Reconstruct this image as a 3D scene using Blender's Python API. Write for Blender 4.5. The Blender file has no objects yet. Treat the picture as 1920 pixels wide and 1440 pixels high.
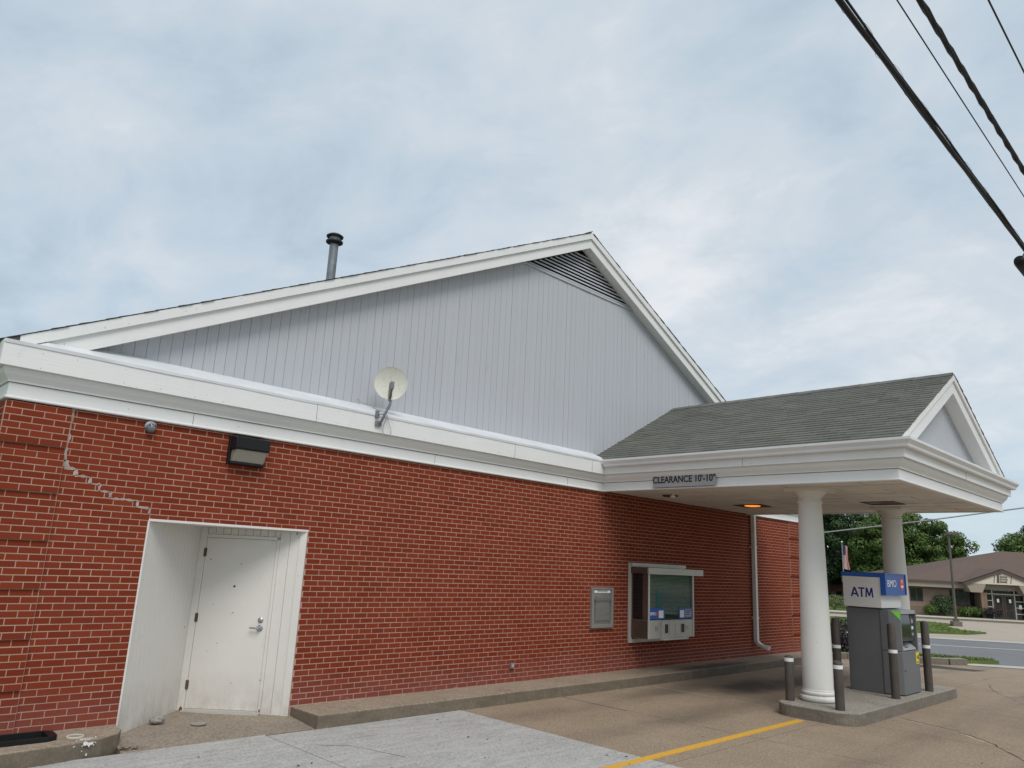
import bpy, math, random
from mathutils import Vector, Matrix

# ------------------------------------------------------------------ camera, sky, sun, exposure
scene = bpy.context.scene
COL = scene.collection
yaw, pit, rol = 0.77560432, 0.23437074, 0.04831038
CAMZ = 2.0
fw = Vector((math.sin(yaw) * math.cos(pit), math.cos(yaw) * math.cos(pit), math.sin(pit)))
rt0 = Vector((math.cos(yaw), -math.sin(yaw), 0)); up0 = rt0.cross(fw)
rt = rt0 * math.cos(rol) + up0 * math.sin(rol)
up = up0 * math.cos(rol) - rt0 * math.sin(rol)
cam_data = bpy.data.cameras.new('camera'); cam = bpy.data.objects.new('camera', cam_data); COL.objects.link(cam)
cam.matrix_world = Matrix(((rt.x, up.x, -fw.x, 0.0), (rt.y, up.y, -fw.y, -8.8), (rt.z, up.z, -fw.z, CAMZ), (0, 0, 0, 1)))
cam_data.sensor_width = 36; cam_data.lens = 36 * 1398.35 / 1920; cam_data.clip_end = 3000; cam_data.clip_start = 0.05
scene.camera = cam

SUN_EL, SUN_DIR = math.radians(52), Vector((-0.42, -0.90, 0))     # soft light from behind the camera's left
world = bpy.data.worlds.new('World'); scene.world = world; world.use_nodes = True
nt = world.node_tree; nt.nodes.clear()
def wn(t, **k):
    n = nt.nodes.new(t)
    for a, b in k.items(): setattr(n, a, b)
    return n
def lk(a, b): nt.links.new(a, b)
out = wn('ShaderNodeOutputWorld'); bg = wn('ShaderNodeBackground'); bg.inputs['Strength'].default_value = 0.1
sky = wn('ShaderNodeTexSky', sky_type='NISHITA'); sky.sun_disc = False
sky.sun_elevation = SUN_EL; sky.sun_rotation = math.atan2(SUN_DIR.x, SUN_DIR.y)
tc = wn('ShaderNodeTexCoord'); sep = wn('ShaderNodeSeparateXYZ'); lk(tc.outputs['Generated'], sep.inputs[0])
zz = wn('ShaderNodeMath', operation='MAXIMUM'); lk(sep.outputs['Z'], zz.inputs[0]); zz.inputs[1].default_value = 0.0
za = wn('ShaderNodeMath', operation='ADD'); lk(zz.outputs[0], za.inputs[0]); za.inputs[1].default_value = 0.30
dx = wn('ShaderNodeMath', operation='DIVIDE'); lk(sep.outputs['X'], dx.inputs[0]); lk(za.outputs[0], dx.inputs[1])
dy = wn('ShaderNodeMath', operation='DIVIDE'); lk(sep.outputs['Y'], dy.inputs[0]); lk(za.outputs[0], dy.inputs[1])
cmb = wn('ShaderNodeCombineXYZ'); lk(dx.outputs[0], cmb.inputs[0]); lk(dy.outputs[0], cmb.inputs[1])
def cloud(scale, det, rough, dist, off, rotz, stretch):
    mp = wn('ShaderNodeMapping'); mp.inputs['Location'].default_value = off
    mp.inputs['Rotation'].default_value = (0, 0, rotz); mp.inputs['Scale'].default_value = stretch
    lk(cmb.outputs[0], mp.inputs[0])
    n = wn('ShaderNodeTexNoise'); n.inputs['Scale'].default_value = scale; n.inputs['Detail'].default_value = det
    n.inputs['Roughness'].default_value = rough; n.inputs['Distortion'].default_value = dist
    lk(mp.outputs[0], n.inputs['Vector']); return n.outputs[0]
big = cloud(1.25, 7, 0.54, 0.30, (4.4, 0.6, 0), 0.75, (1.0, 0.85, 1))
fine = cloud(4.6, 9, 0.60, 0.35, (7.3, 2.2, 0), 0.75, (1.0, 0.80, 1))
def wmath(op, a, b):
    n = wn('ShaderNodeMath', operation=op)
    for i, v in enumerate((a, b)):
        if hasattr(v, 'links'): lk(v, n.inputs[i])
        else: n.inputs[i].default_value = v
    return n.outputs[0]
mixf = wmath('ADD', wmath('MULTIPLY', big, 0.62), wmath('MULTIPLY', fine, 0.38))
ramp = wn('ShaderNodeValToRGB'); lk(mixf, ramp.inputs[0])
e = ramp.color_ramp.elements
e[0].position = 0.37; e[0].color = (0.318, 0.385, 0.445, 1)
e[1].position = 0.65; e[1].color = (0.60, 0.615, 0.635, 1)
m = e.new(0.47); m.color = (0.395, 0.467, 0.53, 1)
m = e.new(0.56); m.color = (0.475, 0.52, 0.56, 1)
# toward the horizon the overcast thins to a paler, slightly bluer band
hz = wn('ShaderNodeMapRange'); lk(sep.outputs['Z'], hz.inputs[0]); hz.inputs[1].default_value = 0.0; hz.inputs[2].default_value = 0.22
hz.inputs[3].default_value = 0.55; hz.inputs[4].default_value = 0.0
hmix = wn('ShaderNodeMix', data_type='RGBA'); lk(hz.outputs[0], hmix.inputs[0]); lk(ramp.outputs[0], hmix.inputs[6]); hmix.inputs[7].default_value = (0.46, 0.565, 0.615, 1)
sc10 = wn('ShaderNodeMix', data_type='RGBA', blend_type='MULTIPLY'); sc10.inputs[0].default_value = 1; lk(hmix.outputs[2], sc10.inputs[6]); sc10.inputs[7].default_value = (10, 10, 10, 1)
cover = wn('ShaderNodeMix', data_type='RGBA'); cover.inputs[0].default_value = 0.92; lk(sky.outputs[0], cover.inputs[6]); lk(sc10.outputs[2], cover.inputs[7])
lk(cover.outputs[2], bg.inputs['Color']); lk(bg.outputs[0], out.inputs['Surface'])

sun_data = bpy.data.lights.new('sun', 'SUN'); sun_data.energy = 1.5; sun_data.angle = math.radians(30); sun_data.color = (1.0, 0.96, 0.91)
sun = bpy.data.objects.new('sun', sun_data); COL.objects.link(sun)
sd = (SUN_DIR.normalized() * math.cos(SUN_EL) + Vector((0, 0, math.sin(SUN_EL))))
sun.rotation_euler = sd.to_track_quat('Z', 'Y').to_euler(); sun.location = (0, -20, 30)
vs = scene.view_settings; vs.view_transform = 'Standard'; vs.look = 'None'; vs.exposure = 0.50; vs.gamma = 1.0; vs.use_curve_mapping = False
scene.cycles.use_denoising = True; scene.cycles.max_bounces = 8; scene.cycles.diffuse_bounces = 5

rnd = random.Random(7)

# ------------------------------------------------------------------ materials
MATS = {}
class NB:
    def __init__(s, m): s.m = m; s.t = m.node_tree
    def n(s, t, **k):
        q = s.t.nodes.new(t)
        for a, b in k.items(): setattr(q, a, b)
        return q
    def l(s, a, b): s.t.links.new(a, b)
    def setin(s, sock, v):
        if hasattr(v, 'links'): s.l(v, sock)
        else: sock.default_value = v
    def math(s, op, a, b=0.0, clamp=False):
        q = s.n('ShaderNodeMath', operation=op); q.use_clamp = clamp; s.setin(q.inputs[0], a); s.setin(q.inputs[1], b); return q.outputs[0]
    def mix(s, f, a, b, bt='MIX'):
        q = s.n('ShaderNodeMix', data_type='RGBA', blend_type=bt); s.setin(q.inputs[0], f)
        s.setin(q.inputs[6], a if hasattr(a, 'links') else (*a, 1)); s.setin(q.inputs[7], b if hasattr(b, 'links') else (*b, 1)); return q.outputs[2]
    def pos(s): return s.n('ShaderNodeNewGeometry').outputs['Position']
    def noise(s, scale, det=4, rough=0.55, stretch=(1, 1, 1), dist=0.0, off=(0, 0, 0)):
        mp = s.n('ShaderNodeMapping'); mp.inputs['Scale'].default_value = stretch; mp.inputs['Location'].default_value = off
        s.l(s.pos(), mp.inputs[0]); q = s.n('ShaderNodeTexNoise'); q.inputs['Scale'].default_value = scale
        q.inputs['Detail'].default_value = det; q.inputs['Roughness'].default_value = rough; q.inputs['Distortion'].default_value = dist
        s.l(mp.outputs[0], q.inputs['Vector']); return q.outputs[0]
    def remap(s, v, a, b, c=0.0, d=1.0):
        q = s.n('ShaderNodeMapRange'); s.l(v, q.inputs[0])
        for i, x in enumerate((a, b, c, d)): q.inputs[i + 1].default_value = x
        return q.outputs[0]
    def sepz(s):
        q = s.n('ShaderNodeSeparateXYZ'); s.l(s.pos(), q.inputs[0]); return q.outputs
    def rand(s):
        g = s.n('ShaderNodeNewGeometry').outputs['Random Per Island']; o = s.n('ShaderNodeObjectInfo').outputs['Random']
        return s.math('FRACT', s.math('ADD', g, o))
def newmat(name):
    m = bpy.data.materials.new(name); m.use_nodes = True; MATS[name] = m
    b = NB(m); p = m.node_tree.nodes['Principled BSDF']; return b, p
def finish(b, p, col, rough=0.6, bump=None, bstr=0.3, bdist=0.01, spec=0.4, metal=0.0):
    b.setin(p.inputs['Base Color'], col if hasattr(col, 'links') else (*col, 1)); b.setin(p.inputs['Roughness'], rough)
    p.inputs['Specular IOR Level'].default_value = spec; p.inputs['Metallic'].default_value = metal
    if bump is not None:
        q = b.n('ShaderNodeBump'); q.inputs['Strength'].default_value = bstr; q.inputs['Distance'].default_value = bdist
        b.l(bump, q.inputs['Height']); b.l(q.outputs[0], p.inputs['Normal'])
def simple(name, col, rough=0.6, var=0.12, scale=3.0, bstr=0.1, bscale=40, spec=0.4, metal=0.0, dirt=None, stretch=(1, 1, 1)):
    b, p = newmat(name)
    a = b.noise(scale, 5, 0.6, stretch)
    c = b.mix(b.remap(a, 0.3, 0.7), tuple(x * (1 - var) for x in col), tuple(min(1, x * (1 + var)) for x in col))
    if dirt:
        d = b.remap(b.noise(scale * 2.7, 7, 0.7, stretch, 0.6, (5, 3, 1)), 0.56, 0.74); c = b.mix(b.math('MULTIPLY', d, dirt[1]), c, dirt[0])
    finish(b, p, c, rough, b.noise(bscale, 4, 0.6, stretch), bstr, 0.004, spec, metal); return MATS[name]

# brick: painted dark red, tone differs brick to brick, pale bloom on the lowest courses
def brick_mat():
    b, p = newmat('brick')
    r = b.rand()
    c = b.mix(r, (0.165, 0.0295, 0.0135), (0.218, 0.0425, 0.0195))
    r2 = b.remap(r, 0.86, 1.0); c = b.mix(b.math('MULTIPLY', r2, 0.6), c, (0.12, 0.02, 0.014))
    n1 = b.noise(1.3, 6, 0.6); c = b.mix(b.remap(n1, 0.35, 0.7, 0, 0.25), c, (0.225, 0.05, 0.028))
    x, y, z = b.sepz()
    edge = b.math('ADD', z, b.math('MULTIPLY', b.noise(1.6, 5, 0.6, (1, 1, 1.5)), -0.55))
    bloom = b.remap(edge, 0.30, -0.12, 0, 0.24); c = b.mix(bloom, c, (0.30, 0.15, 0.145))
    white = b.math('MULTIPLY', b.remap(b.noise(7, 6, 0.7, (0.5, 1, 2)), 0.58, 0.70), b.remap(z, 0.30, 0.16)); c = b.mix(b.math('MULTIPLY', white, 0.55), c, (0.55, 0.42, 0.40))
    chip = b.remap(b.noise(26, 3, 0.6), 0.735, 0.76); c = b.mix(b.math('MULTIPLY', chip, 0.5), c, (0.5, 0.36, 0.31))
    finish(b, p, c, b.remap(b.noise(9, 4), 0.3, 0.7, 0.7, 0.9), b.noise(70, 5, 0.7), 0.25, 0.004, 0.03)
brick_mat()
def mortar_mat():
    b, p = newmat('mortar')
    c = b.mix(b.remap(b.noise(2.2, 6), 0.3, 0.7), (0.37, 0.23, 0.175), (0.47, 0.31, 0.245))
    c = b.mix(b.remap(b.noise(0.9, 4), 0.52, 0.72, 0, 0.4), c, (0.32, 0.14, 0.10))
    finish(b, p, c, 0.95, b.noise(90, 4), 0.3, 0.004, 0.03)
mortar_mat()
simple('repair_mortar', (0.36, 0.30, 0.27), 0.9, 0.25, 9, 0.5, 60)
# painted white boards: faint grain, nail-size specks
def paint_mat(name, col, grain, speck=0.3, dirtc=(0.42, 0.40, 0.36), speckc=(0.16, 0.13, 0.11), streak=0.12, foot=0.0):
    b, p = newmat(name)
    a = b.noise(1.1, 6, 0.6); c = b.mix(b.remap(a, 0.3, 0.72), tuple(x * 0.93 for x in col), col)
    d = b.remap(b.noise(4.5, 7, 0.7, (1, 1, 0.35), 0.4, (2, 5, 1)), 0.60, 0.78, 0, 0.22); c = b.mix(d, c, dirtc)
    s = b.remap(b.noise(17, 2, 0.5, (1, 1, 1), 0, (9, 1, 4)), 0.745, 0.765, 0, speck); c = b.mix(s, c, speckc)
    sk = b.remap(b.noise(5, 6, 0.7, (3.5, 3.5, 0.12), 0.2, (1, 7, 3)), 0.60, 0.75, 0, streak); c = b.mix(sk, c, tuple(x * 0.62 for x in col))
    if foot:
        z = b.sepz()[2]; ft = b.math('MULTIPLY', b.remap(z, 0.55, 0.06), b.remap(b.noise(6, 6, 0.7, (1, 1, 0.6)), 0.35, 0.65)); c = b.mix(b.math('MULTIPLY', ft, foot), c, (0.33, 0.27, 0.21))
    finish(b, p, c, 0.5, b.noise(14, 6, 0.65, grain), 0.3, 0.006, 0.4)
paint_mat('white_paint', (0.775, 0.778, 0.765), (0.25, 1, 5))
paint_mat('white_metal', (0.78, 0.785, 0.79), (1, 1, 1), 0.1)
paint_mat('door_paint', (0.70, 0.67, 0.625), (1, 1, 1), 0.75, streak=0.2, foot=0.5)
paint_mat('column_paint', (0.72, 0.71, 0.675), (1, 1, 0.3), 0.3, streak=0.22, foot=0.5)
def flash_mat():
    b, p = newmat('flashing'); c = b.mix(b.remap(b.noise(2, 5), 0.3, 0.7), (0.60, 0.62, 0.64), (0.72, 0.735, 0.75))
    finish(b, p, c, 0.35, b.noise(3, 5, 0.6, (1, 6, 6)), 0.25, 0.01, 0.5)
flash_mat()
def siding_mat():
    b, p = newmat('siding')
    r = b.rand(); c = b.mix(r, (0.438, 0.452, 0.488), (0.452, 0.466, 0.502))
    g = b.noise(6, 7, 0.7, (5, 5, 0.25)); c = b.mix(b.remap(g, 0.35, 0.75, 0, 0.4), c, (0.485, 0.498, 0.53))
    ck = b.remap(b.noise(9, 5, 0.75, (7, 7, 0.18), 0, (3, 0, 2)), 0.62, 0.70, 0, 0.6); c = b.mix(ck, c, (0.20, 0.21, 0.235))
    finish(b, p, c, 0.65, b.noise(9, 7, 0.7, (6, 6, 0.3)), 0.35, 0.006, 0.3)
siding_mat()
simple('groove', (0.37, 0.38, 0.41), 0.8, 0.1)
simple('louvre_shade', (0.02, 0.02, 0.02), 0.9, 0.1)
def shingle_mat(name, c1, c2, c3):
    b, p = newmat(name); c = b.mix(b.rand(), c1, c2)
    c = b.mix(b.remap(b.noise(0.7, 5, 0.6), 0.4, 0.7, 0, 0.6), c, c3)
    gr = b.noise(120, 2, 0.6); c = b.mix(b.remap(gr, 0.35, 0.7, 0, 0.45), c, tuple(min(1, x * 1.7) for x in c2))
    st = b.remap(b.noise(2.3, 6, 0.7, (1.0, 0.4, 1)), 0.55, 0.75, 0, 0.45); c = b.mix(st, c, tuple(x * 0.55 for x in c1))
    finish(b, p, c, 0.92, gr, 0.5, 0.006, 0.15)
shingle_mat('shingle', (0.100, 0.102, 0.090), (0.142, 0.144, 0.128), (0.122, 0.127, 0.106))
shingle_mat('shingle_dark', (0.055, 0.05, 0.046), (0.09, 0.085, 0.078), (0.08, 0.075, 0.068))
shingle_mat('shingle_brown', (0.098, 0.070, 0.058), (0.128, 0.092, 0.078), (0.112, 0.082, 0.07))
shingle_mat('shingle_maroon', (0.12, 0.045, 0.05), (0.15, 0.06, 0.065), (0.13, 0.055, 0.06))
def concrete(name, c1, c2, stain, stainamt, sc=1.0, oil=None, sweep=0.0, grime=0.0, lanes=0.0):
    b, p = newmat(name)
    c = b.mix(b.remap(b.noise(0.9 * sc, 7, 0.62), 0.3, 0.7), c1, c2)
    md = b.noise(6, 7, 0.7, (1, 1, 1), 0.3, (2, 2, 5)); c = b.mix(b.remap(md, 0.35, 0.72, 0, 0.45), c, tuple(x * 0.72 for x in c1))
    ag = b.noise(30, 6, 0.75); c = b.mix(b.remap(ag, 0.46, 0.64, 0, 0.7), c, tuple(x * 1.45 for x in c2))
    c = b.mix(b.remap(b.noise(48, 3, 0.65, (1, 1, 1), 0, (4, 4, 0)), 0.56, 0.66, 0, 0.75), c, tuple(x * 0.45 for x in c1))
    st = b.remap(b.noise(1.7 * sc, 8, 0.7, (1, 1, 1), 0.8, (3, 8, 2)), 0.54, 0.76, 0, stainamt); c = b.mix(st, c, stain)
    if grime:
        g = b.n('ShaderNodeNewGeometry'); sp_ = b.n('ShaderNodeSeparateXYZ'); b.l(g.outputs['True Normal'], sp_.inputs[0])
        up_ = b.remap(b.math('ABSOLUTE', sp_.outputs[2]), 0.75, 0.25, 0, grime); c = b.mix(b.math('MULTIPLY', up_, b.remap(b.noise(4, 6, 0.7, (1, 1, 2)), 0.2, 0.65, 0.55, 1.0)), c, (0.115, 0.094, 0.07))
    if sweep:
        sw = b.noise(5, 5, 0.6, (0.35, 2.6, 1), 0.5, (1, 3, 0)); c = b.mix(b.remap(sw, 0.45, 0.68, 0, sweep), c, tuple(min(1, x * 1.25) for x in c2))
        sw2 = b.noise(3.1, 6, 0.65, (0.5, 1.8, 1), 1.1, (6, 1, 0)); c = b.mix(b.remap(sw2, 0.55, 0.72, 0, sweep), c, tuple(x * 0.72 for x in c1))
    if lanes:
        y_ = b.sepz()[1]
        for yc in (-1.35, -2.65, -5.2, -6.6):
            bnd = b.remap(b.math('ABSOLUTE', b.math('SUBTRACT', b.math('ADD', y_, b.math('MULTIPLY', b.noise(0.7, 3), 0.4)), yc + 0.2)), 0.36, 0.08, 0, lanes); c = b.mix(b.math('MULTIPLY', bnd, b.remap(b.noise(2.2, 6, 0.7, (0.3, 1, 1)), 0.3, 0.65)), c, (0.10, 0.085, 0.07))
    if oil:
        for (ox, oy, rx, ry, amt) in oil:
            x, y, z = b.sepz()
            wob = b.math('MULTIPLY', b.math('SUBTRACT', b.noise(1.6, 5, 0.65), 0.5), 1.3)
            q = b.math('ADD', b.math('POWER', b.math('ABSOLUTE', b.math('DIVIDE', b.math('SUBTRACT', x, ox), rx)), 2.0), b.math('POWER', b.math('ABSOLUTE', b.math('DIVIDE', b.math('SUBTRACT', y, oy), ry)), 2.0))
            q = b.math('ADD', q, wob); c = b.mix(b.remap(q, 1.1, 0.15, 0, amt), c, (0.035, 0.032, 0.03))
    finish(b, p, c, b.remap(b.noise(3, 4), 0.3, 0.7, 0.72, 0.92), b.noise(60, 6, 0.7), 0.35, 0.006, 0.25)
OIL = [(13.6, -1.75, 1.5, 0.55, 0.8), (15.8, -1.9, 1.6, 0.5, 0.65), (12.0, -1.15, 1.8, 0.35, 0.35), (10.2, -2.6, 1.5, 0.5, 0.18), (14.8, -5.9, 2.2, 0.5, 0.15)]
concrete('concrete_tan', (0.245, 0.188, 0.132), (0.315, 0.246, 0.178), (0.15, 0.115, 0.08), 0.35, 1.0, OIL, 0.0, 0.0, 0.42)
concrete('concrete_grey', (0.325, 0.318, 0.305), (0.405, 0.398, 0.38), (0.20, 0.195, 0.185), 0.5, 1.0, None, 0.5)
concrete('concrete_walk', (0.25, 0.20, 0.148), (0.33, 0.27, 0.205), (0.13, 0.105, 0.08), 0.4, 1.6, [(14.3, -0.45, 1.7, 0.25, 0.75)], 0.0, 0.85)
concrete('concrete_ramp', (0.215, 0.18, 0.14), (0.28, 0.235, 0.185), (0.11, 0.095, 0.08), 0.55, 2.0)
concrete('concrete_island', (0.235, 0.215, 0.185), (0.32, 0.295, 0.255), (0.13, 0.115, 0.095), 0.5, 2.0, None, 0.0, 0.75)
concrete('concrete_far', (0.34, 0.29, 0.235), (0.42, 0.36, 0.295), (0.24, 0.2, 0.16), 0.3, 0.5)
concrete('concrete_pale', (0.42, 0.40, 0.36), (0.50, 0.48, 0.43), (0.3, 0.27, 0.23), 0.3, 0.7)
concrete('asphalt', (0.155, 0.157, 0.163), (0.19, 0.192, 0.198), (0.12, 0.12, 0.123), 0.3, 0.6)
concrete('curb_dark', (0.15, 0.125, 0.098), (0.215, 0.18, 0.14), (0.08, 0.068, 0.055), 0.6, 2.4, [(14.3, -0.64, 1.7, 0.3, 0.75)])
simple('joint_pale', (0.42, 0.38, 0.32), 0.9, 0.2, 8)
simple('joint_dirt', (0.06, 0.052, 0.043), 0.95, 0.3, 5)
def soil_mat():
    b, p = newmat('ground_cover'); c = b.mix(b.remap(b.noise(0.4, 6), 0.3, 0.7), (0.075, 0.115, 0.028), (0.125, 0.165, 0.045)); finish(b, p, c, 0.95, b.noise(8, 6), 0.5, 0.03, 0.1)
soil_mat()
def grass_mat():
    b, p = newmat('grass'); c = b.mix(b.rand(), (0.085, 0.135, 0.028), (0.15, 0.205, 0.05)); c = b.mix(b.remap(b.noise(0.9, 5), 0.45, 0.75, 0, 0.6), c, (0.16, 0.16, 0.06)); finish(b, p, c, 0.8, None, spec=0.2)
grass_mat()
def yellow_mat():
    b, p = newmat('yellow_line'); w = b.remap(b.noise(16, 8, 0.8), 0.46, 0.68, 0, 0.75)
    c = b.mix(w, (0.66, 0.36, 0.03), (0.36, 0.27, 0.15)); finish(b, p, c, 0.75, b.noise(60, 5), 0.3, 0.004, 0.3)
yellow_mat()
simple('road_line', (0.48, 0.47, 0.44), 0.8, 0.2, 3)
def leafmat(name, c1, c2):
    b, p = newmat(name); c = b.mix(b.rand(), c1, c2); finish(b, p, c, 0.6, None, spec=0.25)
    p.inputs['Subsurface Weight'].default_value = 0.0
leafmat('leaf_dark', (0.020, 0.046, 0.019), (0.052, 0.094, 0.032))
leafmat('leaf_mid', (0.040, 0.082, 0.018), (0.115, 0.172, 0.038))
leafmat('leaf_light', (0.075, 0.11, 0.028), (0.18, 0.21, 0.085))
leafmat('leaf_purple', (0.018, 0.014, 0.018), (0.04, 0.028, 0.034))
leafmat('leaf_brown', (0.06, 0.035, 0.015), (0.13, 0.075, 0.03))
simple('bark', (0.08, 0.062, 0.048), 0.9, 0.3, 5, 0.6, 30)
simple('bollard_brown', (0.070, 0.058, 0.049), 0.5, 0.18, 6, 0.12, 50, dirt=((0.13, 0.115, 0.10), 0.35))
simple('band_white', (0.72, 0.73, 0.74), 0.45, 0.08, 9)
simple('atm_grey', (0.135, 0.138, 0.143), 0.5, 0.06, 2, 0.05, 90)
simple('atm_dark', (0.045, 0.046, 0.048), 0.45, 0.08, 4)
simple('atm_light', (0.32, 0.33, 0.34), 0.4, 0.08, 6)
simple('atm_white', (0.66, 0.655, 0.64), 0.45, 0.04, 2)
simple('signal_blue', (0.012, 0.085, 0.36), 0.35, 0.06, 2)
simple('print_blue', (0.012, 0.022, 0.16), 0.4, 0.04, 2)
simple('print_white', (0.8, 0.8, 0.8), 0.4, 0.02)
simple('print_red', (0.62, 0.045, 0.04), 0.4, 0.05)
simple('print_black', (0.018, 0.018, 0.02), 0.5, 0.05)
simple('print_yellow', (0.72, 0.56, 0.02), 0.4, 0.05)
simple('print_green', (0.16, 0.55, 0.06), 0.4, 0.05)
simple('print_cyan', (0.03, 0.30, 0.34), 0.4, 0.1)
simple('sign_grey', (0.33, 0.325, 0.34), 0.4, 0.05, 2)
simple('galvanised', (0.20, 0.22, 0.235), 0.45, 0.2, 8, 0.05, spec=0.5, metal=0.35)
simple('flue_cap', (0.035, 0.038, 0.036), 0.5, 0.2, 8)
simple('dish_cream', (0.66, 0.655, 0.58), 0.45, 0.06, 5, dirt=((0.36, 0.30, 0.16), 0.55))
simple('dish_arm', (0.13, 0.12, 0.11), 0.5, 0.25, 9, dirt=((0.15, 0.08, 0.04), 0.4))
simple('chrome', (0.42, 0.42, 0.43), 0.25, 0.05, spec=0.6, metal=0.9)
simple('stainless', (0.36, 0.355, 0.33), 0.35, 0.12, 3, 0.06, 30, spec=0.5, metal=0.75, stretch=(1, 1, 5))
simple('deposit_metal', (0.25, 0.245, 0.225), 0.5, 0.1, 4, spec=0.4, metal=0.2)
simple('spout_paint', (0.72, 0.70, 0.66), 0.5, 0.08, 3)
simple('alu_frame', (0.54, 0.52, 0.475), 0.4, 0.08, 3, spec=0.5, metal=0.25)
simple('bronze', (0.075, 0.048, 0.036), 0.45, 0.15, 4)
simple('drawer_tan', (0.47, 0.445, 0.395), 0.4, 0.08, 3, spec=0.5, metal=0.3)
simple('black_plastic', (0.012, 0.012, 0.013), 0.45, 0.2, 6, spec=0.22)
simple('rubber_cable', (0.012, 0.012, 0.013), 0.55, 0.3, 9)
simple('cable_grey', (0.24, 0.24, 0.235), 0.6, 0.1)
simple('hinge_rust', (0.10, 0.065, 0.045), 0.7, 0.35, 30, dirt=((0.16, 0.05, 0.015), 0.7))
simple('rust', (0.19, 0.065, 0.018), 0.9, 0.4, 40, 0.5, 60)
simple('stone', (0.26, 0.25, 0.225), 0.9, 0.35, 14, 0.8, 30)
simple('pvc_ring', (0.56, 0.50, 0.39), 0.6, 0.12, 6)
simple('ceiling_tile', (0.72, 0.69, 0.64), 0.85, 0.13, 1.6, 0.3, 60, dirt=((0.40, 0.35, 0.30), 0.45))
simple('ceiling_gap', (0.035, 0.03, 0.026), 0.9, 0.1)
simple('bank_brick', (0.27, 0.195, 0.145), 0.85, 0.12, 1.5, 0.2, 20)
simple('bank_brick_dark', (0.20, 0.145, 0.115), 0.85, 0.12, 1.5)
simple('bank_fascia', (0.30, 0.255, 0.20), 0.7, 0.06, 1)
simple('bank_trim_brown', (0.085, 0.066, 0.054), 0.6, 0.1)
simple('bank_stucco', (0.58, 0.53, 0.44), 0.8, 0.05, 1)
simple('bank_pier', (0.215, 0.15, 0.105), 0.8, 0.2, 2, stretch=(3, 3, 0.2))
simple('bank_frame', (0.46, 0.43, 0.385), 0.5, 0.06)
simple('pole_brown', (0.10, 0.085, 0.07), 0.5, 0.15)
simple('house_cream', (0.42, 0.38, 0.31), 0.8, 0.1)
simple('flag_red', (0.45, 0.05, 0.05), 0.8, 0.1); simple('flag_white', (0.7, 0.69, 0.68), 0.8, 0.05); simple('flag_blue', (0.09, 0.10, 0.16), 0.8, 0.1)
simple('blind', (0.74, 0.80, 0.70), 0.6, 0.06)
simple('paint_spill', (0.75, 0.75, 0.73), 0.6, 0.08)
def glass_mat(name, col, rough=0.04, alpha=0.35):
    b, p = newmat(name); p.inputs['Base Color'].default_value = (*col, 1); p.inputs['Roughness'].default_value = rough
    p.inputs['Specular IOR Level'].default_value = 0.7; p.inputs['Alpha'].default_value = alpha
glass_mat('glass_green', (0.025, 0.09, 0.055), 0.03, 0.34)
glass_mat('glass_dark', (0.012, 0.014, 0.016), 0.05, 0.92)
glass_mat('glass_lens', (0.36, 0.33, 0.27), 0.3, 0.85)
def emit_mat():
    b, p = newmat('lamp_glow'); p.inputs['Base Color'].default_value = (0.9, 0.35, 0.05, 1); p.inputs['Emission Color'].default_value = (1.0, 0.24, 0.03, 1); p.inputs['Emission Strength'].default_value = 0.9
emit_mat()

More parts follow.
